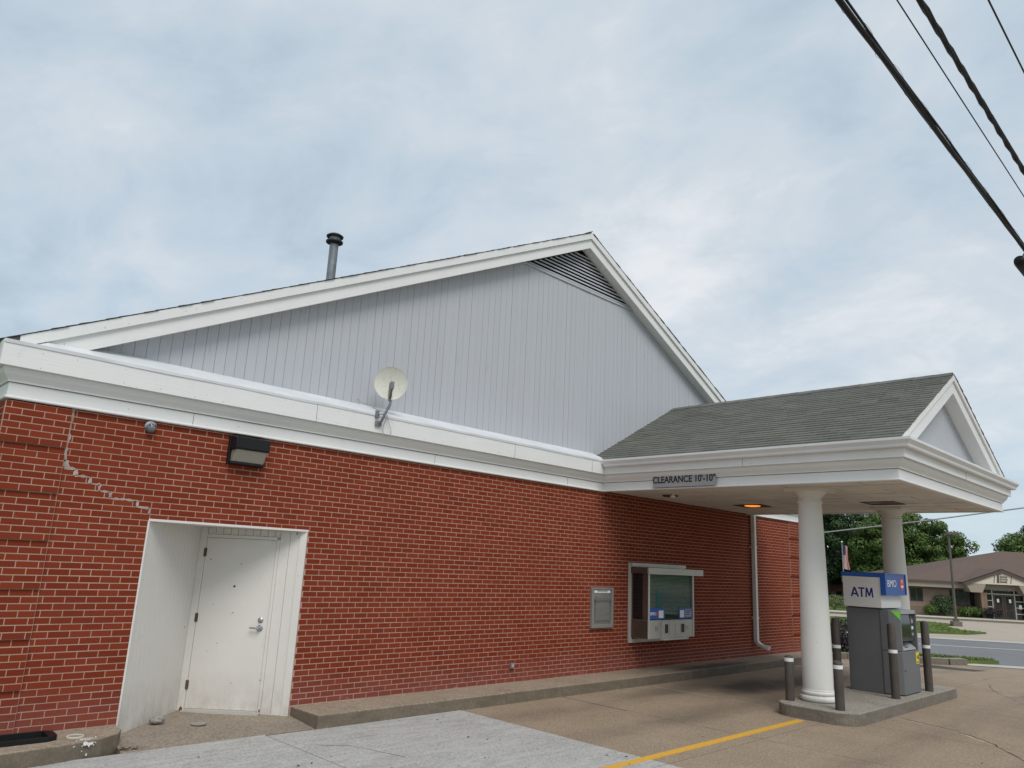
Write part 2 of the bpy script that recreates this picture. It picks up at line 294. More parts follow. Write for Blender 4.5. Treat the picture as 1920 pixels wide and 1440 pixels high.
# ------------------------------------------------------------------ mesh helpers
class MB:
    def __init__(s): s.v = []; s.f = []
    def add(s, vs, fs):
        o = len(s.v); s.v += [tuple(q) for q in vs]; s.f += [tuple(i + o for i in q) for q in fs]; return s
    def box(s, x0, x1, y0, y1, z0, z1):
        return s.add([(x0, y0, z0), (x1, y0, z0), (x1, y1, z0), (x0, y1, z0), (x0, y0, z1), (x1, y0, z1), (x1, y1, z1), (x0, y1, z1)],
                     [(0, 3, 2, 1), (4, 5, 6, 7), (0, 1, 5, 4), (1, 2, 6, 5), (2, 3, 7, 6), (3, 0, 4, 7)])
    def hexa(s, b4, t4):   # bottom ring and top ring of equal length
        k = len(b4); vs = list(b4) + list(t4)
        fs = [tuple(reversed(range(k))), tuple(range(k, 2 * k))] + [(i, (i + 1) % k, k + (i + 1) % k, k + i) for i in range(k)]
        return s.add(vs, fs)
    def prism(s, pts, z0, z1):
        return s.hexa([(x, y, z0) for x, y in pts], [(x, y, z1) for x, y in pts])
    def obox(s, c, ax, ay, az, hx, hy, hz):   # oriented box
        c = Vector(c); ax = Vector(ax) * hx; ay = Vector(ay) * hy; az = Vector(az) * hz
        P = [c + ax * i + ay * j + az * k for k in (-1, 1) for i, j in ((-1, -1), (1, -1), (1, 1), (-1, 1))]
        return s.add(P, [(0, 3, 2, 1), (4, 5, 6, 7), (0, 1, 5, 4), (1, 2, 6, 5), (2, 3, 7, 6), (3, 0, 4, 7)])
    def tube(s, pts, r, n=10, caps=True):
        pts = [Vector(p) for p in pts]; rs = r if isinstance(r, (list, tuple)) else [r] * len(pts); rings = []
        ref = Vector((0, 0, 1))
        d0 = (pts[1] - pts[0]).normalized()
        if abs(d0.dot(ref)) > 0.95: ref = Vector((1, 0, 0))
        a = ref - d0 * ref.dot(d0); a.normalize()
        for i, p in enumerate(pts):
            d = (pts[min(i + 1, len(pts) - 1)] - pts[max(i - 1, 0)]).normalized()
            a = a - d * a.dot(d); a.normalize(); b = d.cross(a)
            rings.append([p + (a * math.cos(2 * math.pi * k / n) + b * math.sin(2 * math.pi * k / n)) * rs[i] for k in range(n)])
        vs = [q for g in rings for q in g]; fs = []
        for i in range(len(rings) - 1):
            for k in range(n): fs.append((i * n + k, i * n + (k + 1) % n, (i + 1) * n + (k + 1) % n, (i + 1) * n + k))
        if caps: fs.append(tuple(reversed(range(n)))); fs.append(tuple(range(len(vs) - n, len(vs))))
        return s.add(vs, fs)
    def lathe(s, prof, cx, cy, n=32, axis=None, origin=None):
        vs = []; fs = []
        for r, z in prof:
            for k in range(n):
                t = 2 * math.pi * k / n; vs.append((cx + r * math.cos(t), cy + r * math.sin(t), z))
        for i in range(len(prof) - 1):
            for k in range(n): fs.append((i * n + k, i * n + (k + 1) % n, (i + 1) * n + (k + 1) % n, (i + 1) * n + k))
        fs.append(tuple(reversed(range(n)))); fs.append(tuple(range(len(vs) - n, len(vs))))
        if axis:   # re-aim: local z -> axis
            q = Vector((0, 0, 1)).rotation_difference(Vector(axis)); vs = [Vector(origin) + q @ Vector(v) for v in vs]
        return s.add(vs, fs)
    def build(s, name, mat, parent=None, smooth=False, bevel=0.0, base=None):
        xs = [v[0] for v in s.v]; ys = [v[1] for v in s.v]; zs = [v[2] for v in s.v]
        if base is None: base = Vector(((min(xs) + max(xs)) / 2, (min(ys) + max(ys)) / 2, min(zs)))
        base = Vector(base)
        me = bpy.data.meshes.new(name); me.from_pydata([tuple(Vector(v) - base) for v in s.v], [], s.f); me.update()
        me.materials.append(MATS[mat])
        if smooth:
            for p in me.polygons: p.use_smooth = True
        o = bpy.data.objects.new(name, me); COL.objects.link(o); o.location = base
        if smooth and smooth != 'all':
            try: me.set_sharp_from_angle(angle=math.radians(38))
            except Exception: pass
        if bevel:
            mdf = o.modifiers.new('bevel', 'BEVEL'); mdf.width = bevel; mdf.segments = 2; mdf.limit_method = 'ANGLE'
        if parent: attach(o, parent)
        return o
def wloc(o):
    v = o.location.copy(); p = o.parent
    return v
def attach(o, parent):
    # all objects here carry only translations, so world positions are kept by an inverse shift
    o.parent = parent; t = Vector((0, 0, 0)); q = parent
    w = WORLD.get(parent.name, parent.location.copy()); o.matrix_parent_inverse = Matrix.Translation(-w); WORLD[o.name] = o.location.copy()
WORLD = {}
def tag(o, label=None, cat=None, group=None, kind=None):
    if label: o['label'] = label
    if cat: o['category'] = cat
    if group: o['group'] = group
    if kind: o['kind'] = kind
    return o
def thing(name, loc, label, cat, group=None):
    o = bpy.data.objects.new(name, None); o.empty_display_size = 0.2; COL.objects.link(o); o.location = loc; WORLD[o.name] = Vector(loc)
    return tag(o, label, cat, group)
def text(name, body, size, origin, right, upv, mat, parent, depth=0.002, align='CENTER', sx=1.0, bold=0.0, spacing=1.0):
    cu = bpy.data.curves.new('t', 'FONT'); cu.body = body; cu.size = size; cu.align_x = align; cu.align_y = 'CENTER'; cu.extrude = depth; cu.offset = bold; cu.space_character = spacing
    ob = bpy.data.objects.new('t', cu); COL.objects.link(ob)
    dg = bpy.context.evaluated_depsgraph_get(); me = bpy.data.meshes.new_from_object(ob.evaluated_get(dg))
    bpy.data.objects.remove(ob)
    R = Vector(right).normalized(); U = Vector(upv).normalized(); N = R.cross(U); O = Vector(origin)
    mb = MB(); mb.v = [tuple(O + R * v.co.x * sx + U * v.co.y + N * v.co.z) for v in me.vertices]; mb.f = [tuple(p.vertices) for p in me.polygons]
    return mb.build(name, mat, parent)

# ------------------------------------------------------------------ ground and street (n runs across the street, u along it)
TN = [0, 19, 23, 33, 36, 60, 80, 116, 900]; TZ = [0, 0, -0.25, -0.40, -0.42, -1.0, -1.03, -1.5, -2.0]
def T(n):
    if n <= 0: return 0.0
    for i in range(len(TN) - 1):
        if n <= TN[i + 1]: return TZ[i] + (TZ[i + 1] - TZ[i]) * (n - TN[i]) / (TN[i + 1] - TN[i])
    return TZ[-1]
def NU(x, y): return 0.8 * x + 0.6 * (y + 8.8), -0.6 * x + 0.8 * (y + 8.8)
def S(u, n, z=0.0): return Vector((0.8 * n - 0.6 * u, 0.6 * n + 0.8 * u - 8.8, T(n) + z))
def gz(x, y): return T(NU(x, y)[0])

mb = MB(); ns = [-700, -100, 0, 10, 19, 23, 33, 36, 48, 60, 80, 116, 300, 900]; us = [-900, -300, -100, 0, 100, 300, 900]
vs = [S(u, n, -0.06) for n in ns for u in us]; k = len(us)
mb.add(vs, [(i * k + j, (i + 1) * k + j, (i + 1) * k + j + 1, i * k + j + 1) for i in range(len(ns) - 1) for j in range(k - 1)])
ground = mb.build('ground', 'ground_cover', base=(0, 0, 0)); tag(ground, kind='structure')

def strip(name, pts_un, mat, z, thick=0.0, nn=1):
    """polygon in (u, n), following the ground; optional thickness downward"""
    mb = MB(); P = [S(u, n, z) for u, n in pts_un]
    if thick: mb.hexa([p - Vector((0, 0, thick)) for p in P], P)
    else: mb.add(P, [tuple(range(len(P)))])
    return mb.build(name, mat)
def band(name, u0, u1, n0, n1, mat, z, steps=6, kind='structure'):
    mb = MB(); ns = sorted(set([n0, n1] + [q for q in TN if n0 < q < n1]))
    vs = [S(u, n, z) for n in ns for u in (u0, u1)]
    mb.add(vs, [(2 * i, 2 * i + 2, 2 * i + 3, 2 * i + 1) for i in range(len(ns) - 1)])
    return tag(mb.build(name, mat), kind=kind)

# parking lot: one bed of dirt-filled joints with concrete slabs lying in it
lot = MB()
lxs = [-14, 7.4, 16, 19, 22, 25, 28, 31, 34]; lys = [-26, -18, -12, -8, -4, -0.6, 4, 8, 14, 20]
def lot_ok(x, y): return NU(x, y)[0] < 25.2
pv = [(x, y, gz(x, y) - 0.03) for y in lys for x in lxs]; kk = len(lxs)
lot.add(pv, [(j * kk + i, j * kk + i + 1, (j + 1) * kk + i + 1, (j + 1) * kk + i) for j in range(len(lys) - 1) for i in range(kk - 1)
             if lot_ok(lxs[i], lys[j]) and NU(lxs[i + 1], lys[j + 1])[0] < 26.5 and not (lys[j] >= -0.7 and lxs[i] < 19)])
lot_o = tag(lot.build('parking_lot', 'joint_dirt', base=(0, 0, -0.03)), kind='structure')
def slab(x0, x1, y0, y1, mat, clip=None, g=0.006, dz=0.0):
    poly = [(x0 + g, y0 + g), (x1 - g, y0 + g), (x1 - g, y1 - g), (x0 + g, y1 - g)]
    def cut(poly, f):   # keep f(p) <= 0
        o = []
        for i in range(len(poly)):
            a, b2 = poly[i], poly[(i + 1) % len(poly)]; fa, fb = f(a), f(b2)
            if fa <= 0: o.append(a)
            if (fa < 0 < fb) or (fb < 0 < fa):
                t = fa / (fa - fb); o.append((a[0] + (b2[0] - a[0]) * t, a[1] + (b2[1] - a[1]) * t))
        return o
    poly = cut(poly, lambda p: NU(*p)[0] - 24.9)
    if len(poly) < 3: return
    parts = [poly]
    for nb in (19.0, 23.0):
        nx = []
        for q in parts:
            a = cut(q, lambda p: NU(*p)[0] - nb); b2 = cut(q, lambda p: nb - NU(*p)[0]); nx += [w for w in (a, b2) if len(w) > 2]
        parts = nx
    mb = MB()
    for q in parts:
        if clip: q = clip(q)
        mb.hexa([(x, y, gz(x, y) - 0.05) for x, y in q], [(x, y, gz(x, y) + dz) for x, y in q])
    return mb.build('paving_slab', mat, lot_o)
GY = [-22, -17, -12.5, -8.0, -3.95, -0.56]
for j in range(len(GY) - 1):
    for x0, x1 in ((-9, -4.4), (-4.4, 0.0), (0.0, 4.48), (4.48, 7.33)):
        slab(x0, x1, GY[j], GY[j + 1] if x1 < 6 or j < 4 else -0.62, 'concrete_grey' if j >= 3 else 'concrete_tan', dz=0.004 if j >= 3 else 0)
TX = [7.33, 9.42, 11.72, 14.6, 17.6, 20.7, 23.8, 27, 31]
for j in range(len(GY) - 1):
    for i in range(len(TX) - 1):
        if GY[j] > -4.1 and TX[i] < 19: slab(TX[i], TX[i + 1], GY[j], -0.62 if TX[i + 1] < 20 else -0.6, 'concrete_tan')
        else: slab(TX[i], TX[i + 1], GY[j], GY[j + 1], 'concrete_tan')
for j, (y0, y1) in enumerate(((-0.6, 3.5), (3.5, 8), (8, 13))):
    slab(20.7, 23.8, y0, y1, 'concrete_tan'); slab(23.8, 27, y0, y1, 'concrete_tan')
rk = random.Random(17)
def crack(pts, w, mat, z=0.0015, jit=0.02):
    mb = MB(); P = []
    for (x0, y0), (x1, y1) in zip(pts[:-1], pts[1:]):
        n_ = max(2, int(math.hypot(x1 - x0, y1 - y0) / 0.12))
        for i in range(n_): P.append((x0 + (x1 - x0) * i / n_ + rk.uniform(-jit, jit), y0 + (y1 - y0) * i / n_ + rk.uniform(-jit, jit)))
    P.append(pts[-1])
    for i in range(len(P) - 1):
        a, b2 = Vector((*P[i], 0)), Vector((*P[i + 1], 0)); d = (b2 - a).normalized(); q = Vector((-d.y, d.x, 0)) * w * rk.uniform(0.5, 1.3) / 2
        zz = [gz(p.x, p.y) + z for p in (a, b2)]
        mb.add([(*(a - q).xy, zz[0]), (*(b2 - q).xy, zz[1]), (*(b2 + q).xy, zz[1]), (*(a + q).xy, zz[0])], [(0, 1, 2, 3)])
    return mb.build('crack', mat, lot_o)
crack([(12.75, -4.42), (12.40, -5.36), (11.9, -5.9), (11.2, -6.36), (10.2, -7.0)], 0.022, 'joint_dirt')
crack([(12.70, -4.42), (12.36, -5.34), (11.86, -5.88)], 0.03, 'joint_pale', 0.0010)
crack([(11.72, -0.66), (11.72, -2.9)], 0.028, 'joint_pale', 0.002, 0.006)
crack([(9.42, -0.66), (9.40, -1.9)], 0.014, 'joint_dirt', 0.002, 0.012)
crack([(17.0, -4.9), (18.4, -5.6), (19.5, -5.9)], 0.018, 'joint_dirt')
crack([(16.2, -5.4), (17.6, -4.6), (18.8, -4.2)], 0.014, 'joint_dirt')
crack([(4.6, -1.2), (5.0, -1.5), (5.2, -2.2)], 0.008, 'joint_dirt', 0.006)
# yellow lane line up to the island
mb = MB(); mb.box(4.3, 11.10, -3.745, -3.635, 0.0, 0.008)
line = tag(mb.build('lane_line', 'yellow_line'), kind='structure')

# street, kerbs, verges
band('road', -260, 260, 25.0, 38.2, 'asphalt', 0.0)
mb = MB(); 
for a in range(-26, 26): mb.add([S(a * 10, 33.1, 0.006), S(a * 10, 33.35, 0.006), S(a * 10 + 10, 33.35, 0.006), S(a * 10 + 10, 33.1, 0.006)], [(0, 1, 2, 3)])
tag(mb.build('road_marking', 'road_line'), kind='structure')
band('gutter_apron', -260, -9.9, 24.3, 25.05, 'concrete_pale', 0.012)
band('far_gutter', -260, 260, 37.9, 39.3, 'concrete_pale', 0.012)
band('bank_parking_lot', -260, 40, 39.2, 70.6, 'concrete_far', 0.0)
band('bank_sidewalk', -260, 40, 70.8, 74.0, 'concrete_pale', 0.16)
def kerb_run(name, pts, mat, w=0.16, h=0.14, base=0.0):
    mb = MB()
    for i in range(len(pts) - 1):
        a = S(*pts[i]); b2 = S(*pts[i + 1]); d = (b2 - a); d.z = 0; d.normalize(); q = Vector((-d.y, d.x, 0)) * w / 2; zz = Vector((0, 0, h)); dn = Vector((0, 0, 0.08))
        mb.hexa([a - q - dn, b2 - q - dn, b2 + q - dn, a + q - dn], [a - q + zz, b2 - q + zz, b2 + q + zz, a + q + zz])
    return tag(mb.build(name, mat), kind='structure')
kerb_run('bank_kerb', [(-120, 70.7), (40, 70.7)], 'curb_dark', 0.2, 0.15)
kerb_run('near_kerb', [(12, 24.0), (-6.5, 24.0), (-9.3, 24.25), (-9.9, 24.6)], 'concrete_island', 0.25, 0.17)
def lawn(name, poly, z, mat='ground_cover'):
    return tag(strip(name, poly, mat, z, 0.1), kind='structure')
def blades(name, poly, count, h, parent=None, seed=1, w=0.03):
    r = random.Random(seed); us_ = [p[0] for p in poly]; ns_ = [p[1] for p in poly]; mb = MB(); c = 0
    def inside(u, n):
        t = False
        for i in range(len(poly)):
            (a, b2), (c2, d) = poly[i], poly[i - 1]
            if (b2 > n) != (d > n) and u < (c2 - a) * (n - b2) / (d - b2) + a: t = not t
        return t
    while c < count:
        u = r.uniform(min(us_), max(us_)); n = r.uniform(min(ns_), max(ns_))
        if not inside(u, n): continue
        c += 1; p = S(u, n, 0.1); a = r.uniform(0, 6.28); hh = h * r.uniform(0.5, 1.3); d = Vector((math.cos(a), math.sin(a), 0)) * w; l = Vector((r.uniform(-1, 1), r.uniform(-1, 1), 0)) * hh * 0.5
        mb.add([p - d, p + d, p + l + Vector((0, 0, hh))], [(0, 1, 2)])
    return tag(mb.build(name, 'grass', parent), kind='stuff')
G1 = [(12, 24.1), (12, 26.8), (-7, 26.6), (-9.6, 26.2), (-11.3, 25.6), (-9.8, 24.7), (-9.0, 24.3), (-6.5, 24.1)]
lawn('verge', G1, 0.1); tag(blades('verge_grass', G1, 18000, 0.08, seed=3, w=0.02), 'short green grass on the verge between lot and road', 'grass')
G2 = [(-60, 40.9), (-60, 41), (-20.0, 46.0), (-21.2, 48.0), (-20.8, 49.4), (-19.6, 52.5), (-19, 55), (30, 58), (30, 43.5), (-14.8, 43.5), (-17.5, 44.5)]
G2 = [(-14.5, 43.2), (-18.5, 45.2), (-20.8, 48.3), (-20.3, 51.0), (-22.5, 58.5), (-24.5, 62.0), (-23.5, 63.5), (30, 63.5), (30, 43.2)]
lawn('traffic_island_lawn', G2, 0.1); tag(blades('island_grass', G2, 15000, 0.07, seed=4, w=0.05), 'mown grass on the island around the brown lamp post', 'grass')
G3 = [(-9.5, 40.2), (-15.0, 42.6), (30, 42.6), (30, 40.2)]
lawn('verge', G3, 0.1); tag(blades('verge_grass', G3, 8000, 0.07, seed=5, w=0.04), 'thin strip of grass beyond the far road gutter', 'grass')
G4 = [(-28.5, 74.0), (-28.5, 78), (30, 78), (30, 74.0)]
G4b = [(-36.0, 74.0), (-36.0, 76.2), (-26, 76.2), (-26, 74.0)]
lawn('lawn', G4, 0.16); lawn('bank_flower_bed', G4b, 0.165)
tag(blades('bed_grass', G4b, 5000, 0.08, seed=6, w=0.05), 'mown grass along the foot of the tan brick bank', 'grass')

# ------------------------------------------------------------------ the brick bank
bank = thing('bank_building', (10.5, 0, 0), 'red brick bank with grey board gable, white cornice and drive-through canopy', 'building')
XL, XRT, CT, ZH = 1.567, 19.4, 0.0678, 2.262       # corners, course height, door head
ZB = 3.365                                          # underside of the cornice
OX0, OX1, APEX = 3.09, 5.08, (4.09, 0.93)           # doorway and the deep corner of its recess
DEPTH = 15.0
QWX = 2.149
wall = MB()
for (x0, x1, z0, z1) in ((XL + 0.0028, OX0, -0.1, ZB + 0.2), (OX0, OX1, ZH, ZB + 0.2), (OX1, XRT - 0.01, -0.1, ZB + 0.2)): wall.box(x0, x1, 0.0028, 0.20, z0, z1)
wall.box(XL + 0.0028, XL + 0.2, 0.2, DEPTH, -0.1, ZB + 0.2); wall.box(XRT - 0.2, XRT - 0.0028, 0.2, DEPTH, -0.1, ZB + 0.2); wall.box(XL + 0.2, XRT - 0.2, DEPTH - 0.2, DEPTH, -0.1, ZB + 0.2)
for kq in range(-5, 3):       # mortar bed of the projecting quoin blocks
    za, zb2 = ZH + (3 + 7 * kq) * CT + 0.004, min(ZH + (9 + 7 * kq) * CT - 0.002, ZB + 0.05)
    if zb2 < 0.16: continue
    for xa, xb, xw in ((XL - 0.0242, QWX, XL + 0.003), (XRT - 0.549, XRT + 0.0242, XRT - 0.003)):
        wall.box(xa, xb, -0.0242, 0.0027, max(za, 0.15), zb2)
        if xa < XL: wall.box(XL - 0.0242, XL + 0.0027, 0.0028, 0.548, max(za, 0.15), zb2)
brick_wall = wall.build('brick_wall', 'mortar', bank)
def brick_mesh():
    mb = MB(); a, h, d, c = 0.095, 0.0286, 0.024, 0.0016
    # front face with a small arris all round; local y 0 = face, +y into the wall
    mb.add([(-a + c, 0, -h + c), (a - c, 0, -h + c), (a - c, 0, h - c), (-a + c, 0, h - c), (-a, c, -h), (a, c, -h), (a, c, h), (-a, c, h), (-a, d, -h), (a, d, -h), (a, d, h), (-a, d, h)],
           [(0, 1, 2, 3), (4, 5, 1, 0), (5, 6, 2, 1), (6, 7, 3, 2), (7, 4, 0, 3), (8, 9, 5, 4), (9, 10, 6, 5), (10, 11, 7, 6), (11, 8, 4, 7)]); return mb
bm0 = brick_mesh(); bme = bpy.data.meshes.new('brick'); bme.from_pydata(bm0.v, [], bm0.f); bme.materials.append(MATS['brick'])
bricks = []      # (x centre, z centre, half length scale, proud, dist)
J = 0.2; QW = 2.15
k_lo, k_hi = -32, 16
def in_open(xa, xb, zc):
    return xb > OX0 + 0.01 and xa < OX1 - 0.01 and zc < ZH
for kc in range(k_lo, k_hi + 1):
    zc = ZH + (kc + 0.5) * CT
    if zc - CT / 2 < 0.10: continue
    hh = 1.0
    off = 4.997 if (15 - kc) % 2 == 0 else 5.097
    i0 = math.floor((XL - off) / J) - 1; i1 = math.ceil((XRT - off) / J) + 1
    proud_course = (kc - 3) % 7 != 6
    for i in range(i0, i1):
        segs = [(off + i * J, off + (i + 1) * J)]
        for cutx in (XL, QW, OX0, OX1, XRT - 0.55, XRT):
            if cutx in (OX0, OX1) and zc > ZH: continue
            nx = []
            for a, b2 in segs:
                if a < cutx < b2: nx += [(a, cutx), (cutx, b2)]
                else: nx.append((a, b2))
            segs = nx
        for a, b2 in segs:
            if b2 - a < 0.02 or b2 <= XL + 0.001 or a >= XRT - 0.001 or in_open(a, b2, zc): continue
            q = proud_course and (b2 <= QW + 0.001 or a >= XRT - 0.551)
            if q and a <= XL + 0.001: a -= 0.0225
            if q and b2 >= XRT - 0.001: b2 += 0.0225
            elif a <= XL + 0.001 or b2 >= XRT - 0.001: pass
            if 11.99 < a and b2 < 13.8 and 0.75 < zc < 1.95: continue
            bricks.append(((a + b2) / 2, zc, (b2 - a - 0.0095) / 0.19, 0.027 if q else rnd.uniform(-0.0010, 0.0010)))
if True:
    def vis(b):    # bricks that show largest stand nearest the camera, inside the picture
        return math.hypot(math.hypot(b[0], 8.8), b[1] - CAMZ) + (50 if b[0] < 1.75 and b[1] < 1.2 else 0)
    bricks.sort(key=vis)
for b in bricks[:300]:
    o = bpy.data.objects.new('brick', bme); COL.objects.link(o); o.location = (b[0], -b[3], b[1]); o.scale = (b[2], 1, 1); attach(o, brick_wall)
rest = MB()
for b in bricks[300:]:
    dz = 0.0
    rest.add([(b[0] + v[0] * b[2], v[1] - b[3], b[1] + v[2]) for v in bm0.v], bm0.f)
for kc in range(k_lo, k_hi + 1):    # side walls
    zc = ZH + (kc + 0.5) * CT
    if zc - CT / 2 < -0.05: continue
    pr = (kc - 3) % 7 != 6
    for sx, X in ((-1, XL), (1, XRT)):
        y = 0.0 if kc % 2 else -0.1
        while y < 5.0:
            a, b2 = max(y, 0.0), y + 0.2
            if b2 - a > 0.04:
                p = 0.027 if pr and b2 < 0.55 else 0.0; c = (a + b2) / 2 - 0.0; s_ = (b2 - a - 0.0095) / 0.19
                rest.add([(X + sx * (p - v[1]), c + v[0] * s_ * (-sx), zc + v[2]) for v in bm0.v], [tuple(reversed(f)) for f in bm0.f] if False else bm0.f)
            y += 0.2
tag(rest.build('brickwork', 'brick', brick_wall), kind='stuff')
# grey mortar repair of the settlement crack, stepping down to the doorway
mb = MB(); rc = random.Random(11)
def blob(x0, x1, z0, z1):
    nseg = max(2, int(max(x1 - x0, z1 - z0) / 0.03)); vert = (z1 - z0) > (x1 - x0); L = []; R_ = []
    for i in range(nseg + 1):
        t = i / nseg; w = rc.uniform(0.4, 1.7)
        if vert:
            c = (x0 + x1) / 2 + rc.uniform(-0.003, 0.003); h = (x1 - x0) / 2 * w; z = z0 + (z1 - z0) * t; L.append((c - h, z)); R_.append((c + h, z))
        else:
            c = (z0 + z1) / 2 + rc.uniform(-0.003, 0.003); h = (z1 - z0) / 2 * w; x = x0 + (x1 - x0) * t; L.append((x, c - h)); R_.append((x, c + h))
    for i in range(nseg):
        a, b2, c, d = L[i], L[i + 1], R_[i + 1], R_[i]
        f = [(p[0], -0.0022, p[1]) for p in (a, d, c, b2)]; mb.hexa(f, [(p[0], 0.008, p[2]) for p in f])
blob(QW - 0.006, QW + 0.020, ZH + 8 * CT, 3.36)
blob(QW - 0.004, QW + 0.060, ZH + 7.2 * CT, ZH + 8.2 * CT)
cx = QW + 0.02; kz = 7
for w in (0.115, 0.15, 0.10, 0.12, 0.29, 0.14):
    z = ZH + kz * CT
    blob(cx, cx + w, z - 0.010, z + 0.010); cx += w; blob(cx - 0.014, cx + 0.014, z - CT, z); kz -= 1
blob(cx, min(cx + 0.2, 3.1), ZH + kz * CT - 0.007, ZH + kz * CT + 0.008)
tag(mb.build('mortar_repair', 'repair_mortar', brick_wall), 'grey mortar smeared over a stepped crack in the brickwork')

# cornice: one profile carried round the building and the canopy with mitred corners
CX0, CX1, CY = 11.15, 16.7, -5.2
PATH = [(XL, DEPTH), (XL, 0), (CX0, 0), (CX0, CY), (CX1, CY), (CX1, 0), (XRT, 0), (XRT, DEPTH)]
def offset_path(path, e):
    P = [Vector((x, y, 0)) for x, y in path]; outp = []
    def right(d): return Vector((d.y, -d.x, 0))
    for i, p in enumerate(P):
        d1 = (P[i] - P[i - 1]).normalized() if i > 0 else None; d2 = (P[i + 1] - P[i]).normalized() if i < len(P) - 1 else None
        if d1 is None: outp.append(p + right(d2) * e)
        elif d2 is None: outp.append(p + right(d1) * e)
        else:
            n1, n2 = right(d1), right(d2); outp.append(p + (n1 + n2) * (e / (1 + n1.dot(n2))))
    return outp
def sweep(path, prof, mb=None):
    """profile = closed loop of (e, z)"""
    mb = mb or MB(); n = len(prof); m_ = len(path); cols = [offset_path(path, e_) for e_, z in prof]
    vs = [(cols[j][i].x, cols[j][i].y, prof[j][1]) for i in range(m_) for j in range(n)]
    fs = [(i * n + j, i * n + (j + 1) % n, (i + 1) * n + (j + 1) % n, (i + 1) * n + j) for i in range(m_ - 1) for j in range(n)]
    fs += [tuple(range(n)), tuple(reversed(range((m_ - 1) * n, m_ * n)))]
    return mb.add(vs, fs)
MB_ = sweep(PATH, [(-0.05, ZB + 0.012), (0.032, ZB + 0.012), (0.032, 3.522), (-0.05, 3.522)]); MB_.build('frieze', 'white_paint', bank)
MB_ = sweep(PATH, [(-0.04, ZB - 0.002), (0.042, ZB - 0.002), (0.048, ZB + 0.006), (0.048, ZB + 0.018), (0.042, ZB + 0.024), (0.030, ZB + 0.024), (-0.04, ZB + 0.024)]); MB_.build('bead_trim', 'white_paint', bank)
MB_ = sweep(PATH, [(-0.045, 3.53), (0.052, 3.53), (0.054, 3.545), (0.062, 3.556), (0.078, 3.575), (0.100, 3.600), (0.114, 3.628), (0.118, 3.652), (0.118, 3.672), (-0.05, 3.672)]); MB_.build('crown_moulding', 'white_paint', bank)
MB_ = sweep(PATH, [(-0.05, 3.668), (0.166, 3.668), (0.168, 3.905), (-0.05, 3.905)]); MB_.build('fascia', 'white_paint', bank)
def face_marks(name, mat, items, parent=bank):
    mb = MB()
    for (x0, x1, y0, y1, z0, z1) in items: mb.box(x0, x1, y0, y1, z0, z1)
    return tag(mb.build(name, mat, parent), kind='stuff')
rn = random.Random(31); nails = []
x = 1.75
while x < 11.0:
    for zz_ in (3.70 + rn.uniform(-.01, .01), 3.855 + rn.uniform(-.012, .012)):
        if rn.random() < 0.75: nails.append((x - 0.0028, x + 0.0028, -0.1695, -0.1665, zz_ - 0.0028, zz_ + 0.0028))
    x += rn.uniform(0.28, 0.55)
y = -0.5
while y > -5.1:
    for zz_ in (3.70, 3.78):
        if rn.random() < 0.6: nails.append((CX0 - 0.1695, CX0 - 0.1665, y - 0.003, y + 0.003, zz_ - 0.003, zz_ + 0.003))
    y -= rn.uniform(0.4, 0.7)
face_marks('nail_heads', 'hinge_rust', nails)
seams = [(xx - 0.0018, xx + 0.0018, -0.1690, -0.1665, 3.669, 3.903) for xx in (4.92, 8.61, 10.62)] + [(xx - 0.0018, xx + 0.0018, -0.0345, -0.0318, 3.39, 3.520) for xx in (3.4, 7.05, 10.1)]
seams += [(CX0 - 0.1690, CX0 - 0.1665, yy - 0.0018, yy + 0.0018, 3.669, 3.79) for yy in (-2.95,)] + [(xx - 0.002, xx + 0.002, CY - 0.169, CY - 0.1665, 3.669, 3.79) for xx in (13.9,)]
face_marks('board_seams', 'joint_dirt', seams)
# K-style gutters on the canopy and on the left eave
GP = [(0.160, 3.795), (0.235, 3.795), (0.245, 3.812), (0.250, 3.838), (0.272, 3.866), (0.292, 3.890), (0.296, 3.925), (0.284, 3.927), (0.280, 3.895), (0.160, 3.885)]
MB_ = sweep([(CX0, -0.20), (CX0, CY), (CX1, CY), (CX1, -0.2)], GP); MB_.build('canopy_gutter', 'white_metal', bank)
MB_ = sweep([(XL, DEPTH), (XL, 0.18)], [(e_ , z + 0.03) for e_, z in GP]); MB_.build('eave_gutter', 'white_metal', bank)
# metal lip and sloped flashing on top of the fascia
YS = 0.25; ZSH = 4.105
def zt_(x): return 8.47 - 0.487 * abs(x - 10.68)
for (xa, xb) in ((XL - 0.165, CX0 - 0.02), (CX1 + 0.02, XRT + 0.165)):
    mb = MB(); nseg = 24; rw = random.Random(5)
    L = [xa + (xb - xa) * i / nseg for i in range(nseg + 1)]
    top = [(x, YS + 0.02, min(ZSH + 0.015, zt_(x) - 0.04)) for x in L]; lip = [(x, -0.176 - rw.uniform(0, 0.004), 3.925 + rw.uniform(-0.004, 0.004)) for x in L]; low = [(x, -0.174 - rw.uniform(0, 0.004), 3.893 + rw.uniform(-0.004, 0.003)) for x in L]; bk = [(x, YS + 0.02, 3.89) for x in L]
    k = nseg + 1; vs = top + lip + low + bk
    fs = [(r_ * k + i, r_ * k + i + 1, ((r_ + 1) % 4) * k + i + 1, ((r_ + 1) % 4) * k + i) for r_ in range(4) for i in range(nseg)] + [(0, k, 2 * k, 3 * k), (k - 1, 4 * k - 1, 3 * k - 1, 2 * k - 1)]
    mb.add(vs, fs); mb.build('flashing', 'flashing', bank)

